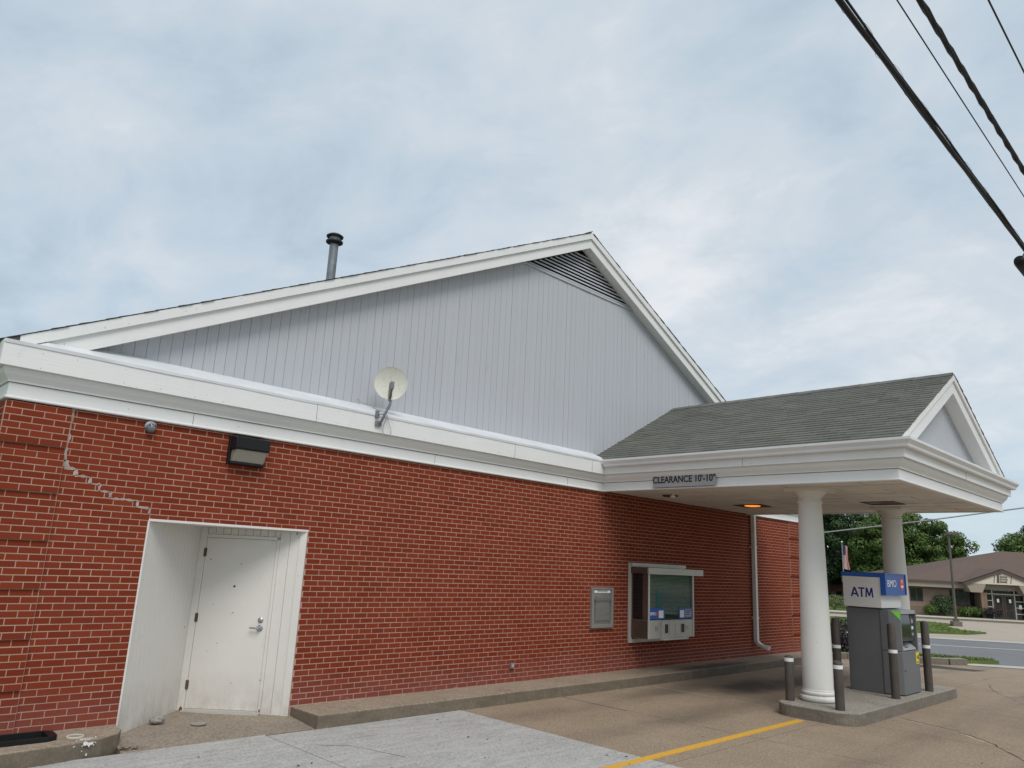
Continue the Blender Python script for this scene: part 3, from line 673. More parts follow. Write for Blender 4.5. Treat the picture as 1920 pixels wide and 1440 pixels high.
# gable: vertical boards, one by one, behind the raking fascia
RX, RZ, SL = 10.68, 8.47, 0.487
def zt(x): return RZ - SL * abs(x - RX)
YF = 0.05
LVZ0 = 7.36
gable = MB(); 
gable.add([(2.0, YS + 0.010, 3.95), (19.3, YS + 0.010, 3.95), (RX, YS + 0.010, RZ - 0.2)] + [(2.0, YS + 0.10, 3.95), (19.3, YS + 0.10, 3.95), (RX, YS + 0.10, RZ - 0.2)], [(0, 1, 2), (5, 4, 3), (0, 3, 4, 1), (1, 4, 5, 2), (2, 5, 3, 0)])
gable.v = []; gable.f = []
_lx = (RZ - 0.30 - LVZ0) / SL; _g = [(2.0, 3.95), (19.3, 3.95), (19.3, 4.15), (RX + _lx, LVZ0 + 0.02), (RX - _lx, LVZ0 + 0.02), (2.0, 4.15)]
gable.hexa([(q, YS + 0.010, z) for q, z in _g], [(q, YS + 0.08, z) for q, z in _g])
gable_wall = gable.build('gable_wall', 'groove', bank)
LVZ = 7.36                                   # sill of the louvre
def top_at(x): return min(zt(x) - 0.30, LVZ) if True else 0
bw = 0.1345; x = 2.05; rb = random.Random(21)
lvx = (RZ - 0.30 - LVZ) / SL
while x < 19.3:
    a, b2 = x + 0.0022, x + bw - 0.0022
    ptsx = sorted(set([a, b2] + [q for q in (RX, RX - lvx, RX + lvx) if a < q < b2]))
    tops = [(q, top_at(q)) for q in ptsx]
    if max(t for _, t in tops) > ZSH + 0.03 and min(t for _, t in tops) > 4.02:
        ring = [(a, 4.0), (b2, 4.0)] + [(q, t) for q, t in reversed(tops)]
        dy = rb.uniform(-0.002, 0.002)
        mb = MB(); mb.hexa([(q, YS + dy, z) for q, z in ring], [(q, YS + 0.009, z) for q, z in ring]); mb.f = [f if i > 1 else f for i, f in enumerate(mb.f)]
        mb.build('siding_board', 'siding', gable_wall)
    x += bw
# louvre in the peak
lv = MB(); lv.add([(RX - lvx, YS + 0.13, LVZ), (RX + lvx, YS + 0.13, LVZ), (RX, YS + 0.13, RZ - 0.28)], [(0, 1, 2)])
louvre = lv.build('louvre_vent', 'louvre_shade', bank)  # near-black sheet stands in for the shade behind the slats
nsl = 10
for i in range(nsl):
    z = LVZ + 0.05 + i * 0.070; w = (RZ - 0.30 - z - 0.012) / SL
    if w < 0.06: break
    mb = MB(); w2 = w
    mb.hexa([(RX - w2, YS - 0.012, z - 0.026), (RX + w2, YS - 0.012, z - 0.026), (RX + w2, YS + 0.06, z + 0.016), (RX - w2, YS + 0.06, z + 0.016)], [(RX - w2 + 0.03, YS - 0.010, z + 0.006), (RX + w2 - 0.03, YS - 0.010, z + 0.006), (RX + w2 - 0.05, YS + 0.06, z + 0.030), (RX - w2 + 0.05, YS + 0.06, z + 0.030)])
    mb.build('louvre_slat', 'siding', louvre)
mb = MB(); mb.box(RX - lvx - 0.02, RX + lvx + 0.02, YS - 0.022, YS + 0.10, LVZ - 0.03, LVZ + 0.012); mb.build('louvre_sill', 'siding', louvre)
# raking fascia: two lapped boards and a soffit on each side
def rake(name, xe, y0, y1, d0, d1, mat='white_paint', x_top=RX, rz=None, zfun=zt, par=None):
    mb = MB(); pts = [(xe, zfun(xe) - d0), (x_top, zfun(x_top) - d0), (x_top, zfun(x_top) - d1), (xe, zfun(xe) - d1)]
    if xe > x_top: pts = pts[::-1]
    mb.hexa([(q, y0, z) for q, z in pts], [(q, y1, z) for q, z in pts]); return mb.build(name, mat, par or bank)
for sgn in (-1, 1):
    xe = RX + sgn * 9.12
    rake('rake_trim', xe, YF - 0.035, YF + 0.05, 0.004, 0.128)
    rake('rake_board', RX + sgn * 8.95, YF, YF + 0.04, 0.118, 0.318)
    rake('rake_soffit', RX + sgn * 8.9, YF + 0.038, YS + 0.02, 0.285, 0.305)
# main roof
for sgn, nm in ((-1, 'a'), (1, 'b')):
    mb = MB(); xe = RX + sgn * 9.34; y0, y1 = YF - 0.04, DEPTH + 0.1; p = [(xe, zt(xe)), (RX, RZ), (RX, RZ - 0.06), (xe, zt(xe) - 0.06)]
    mb.hexa([(q, y0 + 0.01, z) for q, z in p], [(q, y1, z) for q, z in p]); roof = mb.build('main_roof', 'shingle_dark', bank)
    sh = MB(); rs = random.Random(3 + sgn); nrow = int(9.34 / 0.124)
    for i in range(nrow):
        xa = RX + sgn * (9.36 - i * 0.124); xb = xa - sgn * 0.15
        y = y0 - rs.uniform(0.0, 0.014)
        for j in range(4):
            wid = rs.uniform(0.16, 0.34); th = rs.uniform(0.004, 0.013)
            za = zt(xa) + 0.004; zb_ = zt(xb) + 0.002
            sh.hexa([(xa, y, za), (xb, y, zb_), (xb, y + wid, zb_), (xa, y + wid, za)], [(xa, y, za + th), (xb, y, zb_ + 0.004), (xb, y + wid, zb_ + 0.004), (xa, y + wid, za + th)])
            y += wid + 0.005
    tag(sh.build('shingles', 'shingle_dark', roof), kind='stuff')
mb = MB(); mb.hexa([(RX - 0.14, YF - 0.05, RZ - 0.055), (RX - 0.14, DEPTH, RZ - 0.055), (RX, DEPTH, RZ + 0.012), (RX, YF - 0.05, RZ + 0.012)], [(RX - 0.14, YF - 0.05, RZ - 0.04), (RX - 0.14, DEPTH, RZ - 0.04), (RX, DEPTH, RZ + 0.03), (RX, YF - 0.05, RZ + 0.03)])
mb.build('ridge_cap', 'shingle_dark', bank)

# flue pipe through the left slope
fx, fy = 6.70, 3.0
flue = thing('flue_pipe', (fx, fy, zt(fx)), 'grey metal flue pipe with a dark double-rimmed cap above the roof', 'flue')
mb = MB(); mb.lathe([(0.082, zt(fx) - 0.15), (0.082, 7.70), (0.082, 7.72)], fx, fy, 24); mb.build('pipe', 'galvanised', flue, True)
mb = MB(); mb.lathe([(0.20, zt(fx) - 0.10), (0.20, zt(fx) + 0.02), (0.10, zt(fx) + 0.10), (0.084, zt(fx) + 0.12)], fx, fy, 24); mb.build('boot', 'galvanised', flue, True)
mb = MB(); mb.lathe([(0.085, 7.66), (0.158, 7.70), (0.160, 7.725), (0.10, 7.735), (0.10, 7.77), (0.085, 7.77)], fx, fy, 28); mb.build('cap_rim', 'flue_cap', flue, True)
mb = MB(); mb.lathe([(0.105, 7.735), (0.105, 7.815), (0.10, 7.815)], fx, fy, 24); mb.build('cap_throat', 'galvanised', flue, True)
mb = MB(); mb.lathe([(0.10, 7.805), (0.155, 7.81), (0.160, 7.83), (0.12, 7.86), (0.04, 7.872)], fx, fy, 28); mb.build('cap_top', 'flue_cap', flue, True)

# ------------------------------------------------------------------ canopy
KX, KZ = (CX0 + CX1) / 2, 5.475
EZ = 3.905; EX = 3.0
KSL = (KZ - EZ) / EX
def zk(x): return KZ - KSL * abs(x - KX)
YK = -5.30
for sgn in (-1, 1):
    mb = MB(); xe = KX + sgn * EX; p = [(xe, zk(xe) - 0.012), (KX, KZ - 0.012), (KX, KZ - 0.07), (xe, zk(xe) - 0.07)]
    mb.hexa([(q, YK + 0.01, z) for q, z in p], [(q, YS, z) for q, z in p]); roof = mb.build('canopy_roof', 'shingle_dark', bank)
    sh = MB(); rs = random.Random(30 + sgn); Ls = math.hypot(EX, KZ - EZ); nrow = 27; ex = Ls / nrow
    for i in range(nrow):
        t0 = i / nrow; t1 = min(1.0, (i + 1.25) / nrow)
        xa = xe + (KX - xe) * t0 - (sgn * -0.0); xb = xe + (KX - xe) * t1; za, zb_ = zk(xa), zk(xb)
        y = YK - 0.026 - rs.uniform(0, 0.008); first = True
        while y < YS - 0.004:
            wid = 0.305 if not first else rs.uniform(0.10, 0.30); first = False
            y2 = min(y + wid - 0.006, YS - 0.002); th = rs.uniform(0.011, 0.020); dxx = rs.uniform(-0.004, 0.004)
            sh.hexa([(xa + dxx, y, za - 0.006), (xb, y, zb_ - 0.010), (xb, y2, zb_ - 0.010), (xa + dxx, y2, za - 0.006)], [(xa + dxx, y, za + th), (xb, y, zb_ - 0.004), (xb, y2, zb_ - 0.004), (xa + dxx, y2, za + th)])
            y += wid
    tag(sh.build('shingles', 'shingle', roof), kind='stuff')
    rake('canopy_rake_trim', xe - sgn * 0.12, YK - 0.02, YK + 0.05, 0.016, 0.115, x_top=KX, zfun=zk)
    rake('canopy_rake_board', xe - sgn * 0.14, YK + 0.012, YK + 0.05, 0.105, 0.335, x_top=KX, zfun=zk)
    rake('canopy_rake_soffit', xe - sgn * 0.2, YK + 0.048, YK + 0.26, 0.300, 0.32, x_top=KX, zfun=zk)
mb = MB()
for i in range(19):
    y = YK - 0.01 + i * 0.3
    y2 = min(y + 0.33, YS)
    for s in (-1, 1):
        pts = [(KX, KZ + 0.012), (KX + s * 0.14, zk(KX + s * 0.14) + 0.010), (KX + s * 0.14, zk(KX + s * 0.14) + 0.022), (KX, KZ + 0.026)]
        mb.hexa([(q, y, z) for q, z in pts], [(q, y2, z - 0.004) for q, z in pts])
tag(mb.build('canopy_ridge_cap', 'shingle', bank), kind='stuff')
# tympanum boards of the canopy gable
mb = MB(); yt = YK + 0.235
mb.add([(KX - 2.9, yt + 0.02, 3.90), (KX + 2.9, yt + 0.02, 3.90), (KX, yt + 0.02, KZ - 0.2), (KX - 2.9, yt + 0.08, 3.90), (KX + 2.9, yt + 0.08, 3.90), (KX, yt + 0.08, KZ - 0.2)], [(0, 1, 2), (5, 4, 3), (0, 3, 4, 1), (1, 4, 5, 2), (2, 5, 3, 0)])
tymp = mb.build('canopy_gable', 'groove', bank)
x = KX - 2.9
while x < KX + 2.9:
    a, b2 = x + 0.0022, x + bw - 0.0022; ta, tb = zk(a) - 0.31, zk(b2) - 0.31
    if min(ta, tb) > 3.93:
        ring = [(a, 3.90), (b2, 3.90)] + ([(b2, tb), (KX, zk(KX) - 0.31), (a, ta)] if a < KX < b2 else [(b2, tb), (a, ta)])
        mb = MB(); mb.hexa([(q, yt, z) for q, z in ring], [(q, yt + 0.019, z) for q, z in ring]); mb.build('siding_board', 'siding', tymp)
    x += bw
mb = MB(); mb.box(CX0 - 0.14, CX1 + 0.14, -5.36, yt + 0.05, 3.865, 3.903); mb.build('canopy_shelf', 'flashing', bank)
# ceiling of the canopy: panels laid in strips
mb = MB(); mb.box(CX0 + 0.01, CX1 - 0.01, CY + 0.01, 0.0, 3.3905, 3.43); ceiling = mb.build('canopy_ceiling', 'ceiling_gap', bank)
x = CX0 + 0.012; ci = 0
LAMPS = [(14.65, -1.20, 0.30), (14.60, -3.80, 0.30)]
while x < CX1 - 0.02:
    x1 = min(x + 0.61, CX1 - 0.012); y = CY + 0.012 - (0.0 if ci % 2 else 0.61)
    while y < -0.01:
        a, b2 = max(y, CY + 0.012), min(y + 1.22, -0.008)
        if b2 - a > 0.05:
            rects = [(x + 0.013, x1 - 0.013, a + 0.012, b2 - 0.012)]
            for lx, ly, r_ in LAMPS:
                nx = []
                for (p, q, s, t) in rects:
                    if q <= lx - r_ or p >= lx + r_ or t <= ly - r_ or s >= ly + r_: nx.append((p, q, s, t)); continue
                    if p < lx - r_: nx.append((p, lx - r_, s, t))
                    if q > lx + r_: nx.append((lx + r_, q, s, t))
                    pp, qq = max(p, lx - r_), min(q, lx + r_)
                    if s < ly - r_: nx.append((pp, qq, s, ly - r_))
                    if t > ly + r_: nx.append((pp, qq, ly + r_, t))
                rects = nx
            mb = MB(); sag = rnd.uniform(0, 0.009)
            for (p, q, s, t) in rects:
                if q - p > 0.02 and t - s > 0.02:
                    tl = [rnd.uniform(-0.004, 0.004) for _ in range(4)]; cs = [(p, s), (q, s), (q, t), (p, t)]
                    mb.hexa([(cx_, cy_, 3.383 + tl[k_]) for k_, (cx_, cy_) in enumerate(cs)], [(cx_, cy_, 3.3902) for cx_, cy_ in cs])
            if mb.v: mb.build('ceiling_panel', 'ceiling_tile', ceiling)
        y += 1.22
    x = x1; ci += 1
def ceiling_fixture(lx, ly, r_, lit, label):
    t = thing('recessed_light', (lx, ly, 3.38), label, 'ceiling light')
    mb = MB()
    for (p, q, s, u_) in ((-r_, -r_ + 0.03, -r_, r_), (r_ - 0.03, r_, -r_, r_), (-r_ + 0.03, r_ - 0.03, -r_, -r_ + 0.03), (-r_ + 0.03, r_ - 0.03, r_ - 0.03, r_)): mb.box(lx + p, lx + q, ly + s, ly + u_, 3.370, 3.390)
    mb.build('frame', 'bronze', t)
    mb = MB(); mb.box(lx - r_ + 0.03, lx + r_ - 0.03, ly - r_ + 0.03, ly + r_ - 0.03, 3.382, 3.390); mb.build('housing', 'bronze', t)
    if lit:
        mb = MB(); mb.lathe([(0.05, 3.364), (0.12, 3.366), (0.155, 3.372), (0.165, 3.386)], lx, ly, 24); mb.build('lamp_lens', 'lamp_glow', t, True)
    return t
ceiling_fixture(*LAMPS[0], True, 'recessed square ceiling light glowing orange under the canopy')
ceiling_fixture(*LAMPS[1], False, 'unlit dark square ceiling light above the second column')
t = thing('ceiling_speaker', (12.23, -0.78, 3.375), 'small dark round plate with white knob on the canopy ceiling', 'ceiling fitting')
mb = MB(); mb.lathe([(0.13, 3.352), (0.145, 3.36), (0.15, 3.38)], 12.23, -0.78, 24); mb.build('plate', 'bollard_brown', t, True)
mb = MB(); mb.lathe([(0.02, 3.30), (0.05, 3.315), (0.05, 3.34), (0.02, 3.35), (0.02, 3.38)], 11.95, -1.02, 16); mb.build('knob', 'white_metal', t, True)

# columns
def column(cx, cy, z0, name='column'):
    mb = MB(); pr = []
    zb0 = z0 + 0.17; ztop = 3.24
    for i in range(15):
        q = i / 14; r_ = 0.222 - 0.046 * max(0, (q - 0.15) / 0.85) ** 1.3; pr.append((r_, zb0 + (ztop - zb0) * q))
    mb.lathe(pr, cx, cy, 48); o = mb.build(name, 'column_paint', bank, True)
    mb = MB(); b_ = [(0.255, z0)]
    for i in range(9): a = -math.pi / 2 + math.pi * i / 8; b_.append((0.235 + 0.038 * math.cos(a), z0 + 0.045 + 0.045 * math.sin(a)))
    for i in range(7): a = -math.pi / 2 + math.pi * i / 6; b_.append((0.222 + 0.026 * math.cos(a), z0 + 0.125 + 0.030 * math.sin(a)))
    b_.append((0.228, z0 + 0.165)); b_.append((0.218, z0 + 0.185)); mb.lathe(b_, cx, cy, 48); mb.build('base', 'column_paint', o, True)
    mb = MB(); mb.lathe([(0.17, ztop - 0.10), (0.196, ztop - 0.095), (0.200, ztop - 0.08), (0.196, ztop - 0.065), (0.178, ztop - 0.06), (0.178, ztop + 0.0), (0.195, ztop + 0.01), (0.20, ztop + 0.025), (0.235, ztop + 0.055), (0.255, ztop + 0.08), (0.26, ztop + 0.10), (0.20, ztop + 0.10)], cx, cy, 48); mb.build('capital', 'column_paint', o, True)
    mb = MB(); mb.box(cx - 0.29, cx + 0.29, cy - 0.29, cy + 0.29, ztop + 0.09, 3.385); mb.build('abacus', 'column_paint', o, bevel=0.008)
    return o
IZ = 0.17
column(11.98, -3.58, IZ); column(15.72, -3.56, IZ)

# ------------------------------------------------------------------ doorway recess
A = Vector((APEX[0], APEX[1], 0)); B = Vector((OX1, 0.0, 0)); C0 = Vector((OX0, 0.0, 0))
dd = (B - A).normalized(); dn = Vector((dd.y, -dd.x, 0))           # along the door wall, and out of it toward the yard
if dn.y > 0: dn = -dn
dl = (A - C0).normalized(); nl = Vector((-dl.y, dl.x, 0))
if nl.x < 0: nl = -nl
Z3 = Vector((0, 0, 1))
porch = thing('x', (0, 0, 0), None, None); bpy.data.objects.remove(porch)
def onwall(mb, s0, s1, z0, z1, d0, d1, org=A, dirv=dd, nv=dn):
    c = org + dirv * (s0 + s1) / 2 + nv * (d0 + d1) / 2 + Z3 * (z0 + z1) / 2
    return mb.obox(c, dirv, nv, Z3, (s1 - s0) / 2, (d1 - d0) / 2, (z1 - z0) / 2)
FL = 0.055
rec = MB()
onwall(rec, -0.1, 1.34, FL - 0.1, ZH + 0.2, -0.12, -0.015)
onwall(rec, 0.05, (A - C0).length + 0.1, FL - 0.1, ZH + 0.2, -0.12, -0.015, C0, dl, nl)
recess = rec.build('door_recess', 'groove', bank)
Ll = (A - C0).length; s = 0.0
while s < Ll - 0.01:
    s1 = min(s + 0.095, Ll - 0.006); mb = MB(); onwall(mb, s + 0.001, s1 - 0.002, FL - 0.04, ZH - 0.004, -0.02, 0.0, C0, dl, nl); mb.build('recess_board', 'door_paint', recess); s += 0.095
mb = MB(); mb.box(OX0 - 0.006, OX0 + 0.012, -0.006, 0.022, FL, ZH - 0.007); mb.build('edge_trim', 'door_paint', recess)
mb = MB(); mb.hexa([(OX0, -0.004, ZH - 0.006), (OX1, -0.004, ZH - 0.006), (A.x + 0.05, A.y + 0.05, ZH - 0.006), (A.x - 0.05, A.y + 0.05, ZH - 0.006)], [(OX0, -0.004, ZH + 0.02), (OX1, -0.004, ZH + 0.02), (A.x + 0.05, A.y + 0.05, ZH + 0.02), (A.x - 0.05, A.y + 0.05, ZH + 0.02)]); mb.build('recess_ceiling', 'door_paint', recess)
mb = MB(); onwall(mb, 0.0, 0.085, FL, ZH - 0.008, -0.015, 0.012); onwall(mb, 0.975, 1.012, FL, ZH - 0.075, -0.015, 0.014); onwall(mb, 0.085, 1.012, 2.132, 2.172, -0.015, 0.014); mb.build('door_frame', 'door_paint', recess, bevel=0.003)
for i, (a, b2, d) in enumerate(((1.014, 1.135, 0.0), (1.139, 1.262, 0.0), (1.264, 1.352, 0.016))):
    mb = MB(); onwall(mb, a, b2, FL - 0.02, ZH - 0.008, -0.015, d); mb.build('recess_board', 'door_paint', recess)
s = 0.09
while s < 1.0:
    mb = MB(); onwall(mb, s + 0.001, min(s + 0.093, 1.012) - 0.003, 2.174, ZH - 0.008, -0.015, 0.0); mb.build('recess_board', 'door_paint', recess); s += 0.095
mb = MB(); onwall(mb, 0.088, 0.972, FL + 0.03, 2.128, -0.014, 0.006); door = mb.build('door', 'door_paint', bank, bevel=0.003)
mb = MB(); onwall(mb, 0.088, 0.972, FL + 0.012, FL + 0.028, -0.012, 0.016); mb.build('door_sweep', 'alu_frame', door)
mb = MB(); onwall(mb, 0.06, 1.0, FL - 0.03, FL + 0.010, -0.015, 0.05); mb.build('threshold', 'alu_frame', door)
for z in (1.942, 1.145, 0.355):
    mb = MB(); p = A + dd * 0.084 + dn * 0.016; mb.tube([p + Z3 * (z - 0.055), p + Z3 * (z + 0.055)], 0.009, 8); onwall(mb, 0.066, 0.104, z - 0.05, z + 0.05, 0.004, 0.0135); mb.build('hinge', 'hinge_rust', door)
def on(sv, z, d): return A + dd * sv + dn * d + Z3 * z
mb = MB(); mb.lathe([(0.034, 0.0), (0.034, 0.008), (0.026, 0.016), (0.012, 0.018), (0.012, 0.022)], 0, 0, 20, dn, on(0.885, 1.145, 0.005)); mb.build('deadbolt', 'chrome', door, True)
mb = MB(); mb.lathe([(0.040, 0.0), (0.040, 0.008), (0.030, 0.018), (0.014, 0.02), (0.014, 0.055)], 0, 0, 20, dn, on(0.885, 1.050, 0.005)); mb.tube([on(0.885, 1.05, 0.055), on(0.85, 1.052, 0.06), on(0.77, 1.054, 0.055)], [0.012, 0.011, 0.009], 10); mb.build('door_handle', 'chrome', door, True)
mb = MB(); mb.lathe([(0.013, 0), (0.013, 0.006), (0.009, 0.008)], 0, 0, 14, dn, on(0.507, 1.54, 0.005)); mb.build('peephole', 'print_black', door)
mb = MB()
for (s_, z_, w, h) in ((0.530, 1.22, 0.012, 0.02), (0.505, 1.205, 0.008, 0.01), (0.05, 0.075, 0.05, 0.055), (1.0, 0.09, 0.018, 0.05), (0.965, 0.44, 0.012, 0.02)):
    rr = random.Random(int(s_ * 1000)); ring = [(s_ + w * rr.uniform(0.35, 0.55) * math.cos(a * 0.9), z_ + h * rr.uniform(0.35, 0.6) * math.sin(a * 0.9)) for a in range(7)]
    mb.hexa([tuple(on(q, z, 0.007 if s_ < 0.97 and s_ > 0.08 else 0.0155)) for q, z in ring], [tuple(on(q, z, 0.009 if s_ < 0.97 and s_ > 0.08 else 0.0175)) for q, z in ring])
mb.build('rust_spot', 'rust', door)

# ramp to the door
mb = MB(); rp = [(2.98, -0.56, 0.002), (5.10, -0.58, 0.002), (5.12, 0.0, 0.050), (4.13, 0.96, FL), (4.05, 0.96, FL), (3.05, 0.0, 0.050)]
mb.hexa([(x, y, -0.12) for x, y, z in rp], rp); tag(mb.build('door_ramp', 'concrete_ramp'), kind='structure')

# raised walks along the wall
WZ = 0.155
def walk(name, pts, mat='concrete_walk', bevel=0.012, parent=None):
    mb = MB(); mb.prism(pts, -0.1, WZ); return mb.build(name, mat, parent, bevel=bevel)
w0 = walk('walkway', [(5.10, -0.64), (8.20, -0.645), (8.20, 0.012), (5.10, 0.012)]); tag(w0, kind='structure')
for (a, b2) in ((8.205, 11.6), (11.605, 15.2), (15.205, 19.9)):
    tag(walk('walkway', [(a, -0.645), (b2, -0.645 + (0.08 if b2 > 19 else 0)), (b2, 0.012), (a, 0.012)]), kind='structure')
wl = walk('walkway', [(-3, -0.70), (1.93, -0.66), (2.45, -0.60), (2.80, -0.50), (3.0, -0.36), (3.075, -0.2), (3.085, 0.012), (-3, 0.012)]); tag(wl, kind='structure')
# splash of white paint on the kerb
mb = MB(); rp_ = random.Random(4)
for i in range(50):
    t_ = rp_.gauss(0, 0.06); x = 2.66 + t_; onface = rp_.random() < 0.45
    c = Vector((x, -0.548 + 0.02, WZ)); r_ = rp_.uniform(0.003, 0.013) * (1.4 if abs(t_) < 0.04 else 0.6)
    if onface:
        zc = WZ - 0.015 - abs(rp_.gauss(0, 0.03)); yc = -0.545 + (x - 2.66) * 0.30
        ring = [(x + r_ * math.cos(a) * rp_.uniform(.6, 1.2), yc + r_ * math.cos(a) * 0.3 - 0.012, zc + r_ * math.sin(a) * rp_.uniform(.6, 1.2)) for a in [k * 1.047 for k in range(6)]]
        mb.hexa(ring, [(q[0] - 0.002, q[1] - 0.004, q[2]) for q in ring])
    else:
        yc = -0.50 + abs(rp_.gauss(0, 0.04)) + (x - 2.66) * 0.30
        ring = [(x + r_ * math.cos(a) * rp_.uniform(.6, 1.2), yc + r_ * math.sin(a) * rp_.uniform(.6, 1.2), WZ + 0.0005) for a in [k * 1.047 for k in range(6)]]
        mb.hexa(ring, [(q[0], q[1], q[2] + 0.003) for q in ring])
mb.build('paint_splash', 'paint_spill', wl)

# ------------------------------------------------------------------ teller window bay
tw = thing('t0', (12.8, 0, 0.64), None, None); bpy.data.objects.remove(tw)
mb = MB()
for (x0, x1, z0, z1) in ((11.98, 12.05, 0.64, 2.10), (13.76, 13.84, 0.64, 2.10), (12.05, 13.76, 0.64, 0.71), (12.05, 13.76, 2.02, 2.10)): mb.box(x0, x1, -0.045, 0.02, z0, z1)
teller = mb.build('teller_window', 'alu_frame', bank, bevel=0.004)
BX0, BX1, BY = 12.03, 13.60, -0.42
mb = MB(); mb.box(11.98, 13.84, -0.10, -0.046, 2.035, 2.10); mb.build('head_beam', 'drawer_tan', teller)
mb = MB(); mb.box(BX0 - 0.03, BX1 + 0.30, BY - 0.05, BY - 0.01, 1.905, 2.025); mb.build('visor', 'drawer_tan', teller, bevel=0.003)
mb = MB(); mb.box(BX0 - 0.028, BX1 + 0.05, BY - 0.009, -0.047, 1.91, 2.022); mb.build('bay_roof', 'bronze', teller)
mb = MB(); mb.box(BX0, BX0 + 0.035, BY, BY + 0.12, 1.07, 1.908); mb.box(BX0, BX0 + 0.03, -0.075, -0.046, 1.07, 1.908); mb.build('corner_post', 'bronze', teller)
mb = MB(); mb.box(BX0, BX0 + 0.045, BY - 0.012, BY - 0.001, 0.74, 1.905); mb.build('bay_jamb', 'alu_frame', teller)
mb = MB(); mb.box(BX1 - 0.045, BX1, BY - 0.012, BY + 0.03, 0.74, 1.905); mb.build('bay_jamb', 'alu_frame', teller)
mb = MB(); mb.box(BX0 + 0.045, BX1 - 0.045, BY, BY + 0.012, 1.085, 1.905); mb.build('pane', 'glass_green', teller)
mb = MB(); mb.box(BX0 + 0.006, BX0 + 0.014, BY + 0.12, -0.075, 1.07, 1.908); mb.build('side_pane', 'glass_dark', teller)
mb = MB(); mb.box(BX1 - 0.014, BX1 - 0.006, BY + 0.03, -0.047, 1.07, 1.908); mb.build('side_pane', 'glass_dark', teller)
mb = MB(); mb.box(BX0 + 0.015, BX1 - 0.015, BY + 0.25, BY + 0.26, 1.07, 1.9); mb.build('shade_panel', 'print_black', teller)  # black panel stands in for the unlit room behind the blinds
nb = 30
for i in range(nb):
    z = 1.175 + i * (0.725 / nb)
    mb = MB(); x0, x1 = BX0 + 0.05, BX1 - 0.07
    mb.hexa([(x0, BY + 0.030, z), (x1, BY + 0.030, z), (x1, BY + 0.047, z + 0.012), (x0, BY + 0.047, z + 0.012)], [(x0, BY + 0.030, z + 0.002), (x1, BY + 0.030, z + 0.002), (x1, BY + 0.047, z + 0.014), (x0, BY + 0.047, z + 0.014)]); mb.build('blind_slat', 'blind', teller)
mb = MB(); mb.box(BX0, BX1, BY, -0.046, 0.74, 1.07); mb.build('drawer_cabinet', 'drawer_tan', teller)
mb = MB(); mb.box(BX0 - 0.006, BX0 - 0.0005, BY + 0.004, -0.047, 0.745, 1.068); mb.build('side_panel', 'bronze', teller)
mb = MB(); mb.box(BX0 + 0.42, BX1 - 0.37, BY - 0.045, BY - 0.0005, 0.745, 1.05); drw = mb.build('deal_drawer', 'drawer_tan', teller, bevel=0.005)
mb = MB(); mb.box(BX0 + 0.40, BX1 - 0.34, BY - 0.10, BY - 0.0005, 0.715, 0.744); mb.build('drawer_lip', 'alu_frame', teller, bevel=0.004)
for xa in (BX0 + 0.46, BX1 - 0.55):
    mb = MB(); mb.box(xa, xa + 0.14, BY - 0.053, BY - 0.0455, 0.83, 1.005); mb.build('speaker_plate', 'alu_frame', teller)
    mb = MB(); mb.box(xa + 0.018, xa + 0.122, BY - 0.058, BY - 0.0535, 0.838, 0.998); mb.build('speaker_grille', 'print_black', teller)
for xa in (BX0 + 0.64, BX0 + 0.83):
    mb = MB(); mb.box(xa, xa + 0.175, BY - 0.055, BY - 0.0455, 0.78, 1.01); mb.build('drawer_door', 'drawer_tan', teller, bevel=0.003)
for xa in (BX0 + 0.24, BX1 - 0.30):
    mb = MB(); mb.box(xa, xa + 0.09, BY - 0.008, BY - 0.0005, 0.88, 0.96); mb.build('call_plate', 'stainless', teller)
# stickers on the glass
mb = MB(); mb.box(BX0 + 0.05, BX0 + 0.55, BY - 0.004, BY - 0.0005, 1.088, 1.29); st = mb.build('window_sticker', 'signal_blue', teller)
text('lettering', 'BMO', 0.085, (BX0 + 0.16, BY - 0.006, 1.185), (1, 0, 0), (0, 0, 1), 'print_white', teller)
mb = MB(); mb.lathe([(0.035, 0), (0.035, 0.003)], 0, 0, 20, (0, -1, 0), (BX0 + 0.275, BY - 0.004, 1.187)); mb.build('roundel', 'print_red', teller)
mb = MB(); mb.box(BX0 + 0.345, BX0 + 0.50, BY - 0.007, BY - 0.0045, 1.11, 1.245); mb.build('notice', 'print_white', teller)
mb = MB(); mb.box(BX1 - 0.53, BX1 - 0.05, BY - 0.004, BY - 0.0005, 1.088, 1.29); mb.build('window_sticker', 'signal_blue', teller)
mb = MB(); mb.box(BX1 - 0.50, BX1 - 0.36, BY - 0.007, BY - 0.0045, 1.11, 1.245); mb.build('notice', 'print_white', teller)
mb = MB(); mb.box(BX1 - 0.32, BX1 - 0.09, BY - 0.007, BY - 0.0045, 1.12, 1.26); mb.build('notice', 'sign_grey', teller)
for i in range(3):
    mb = MB(); mb.box(BX1 - 0.30, BX1 - 0.11 - 0.03 * i, BY - 0.009, BY - 0.0075, 1.225 - i * 0.035, 1.24 - i * 0.035); mb.build('print_line', 'print_blue', teller)
mb = MB(); mb.box(BX0 + 0.30, BX0 + 0.47, BY + 0.014, BY + 0.018, 1.29, 1.62); mb.build('poster', 'print_cyan', teller)

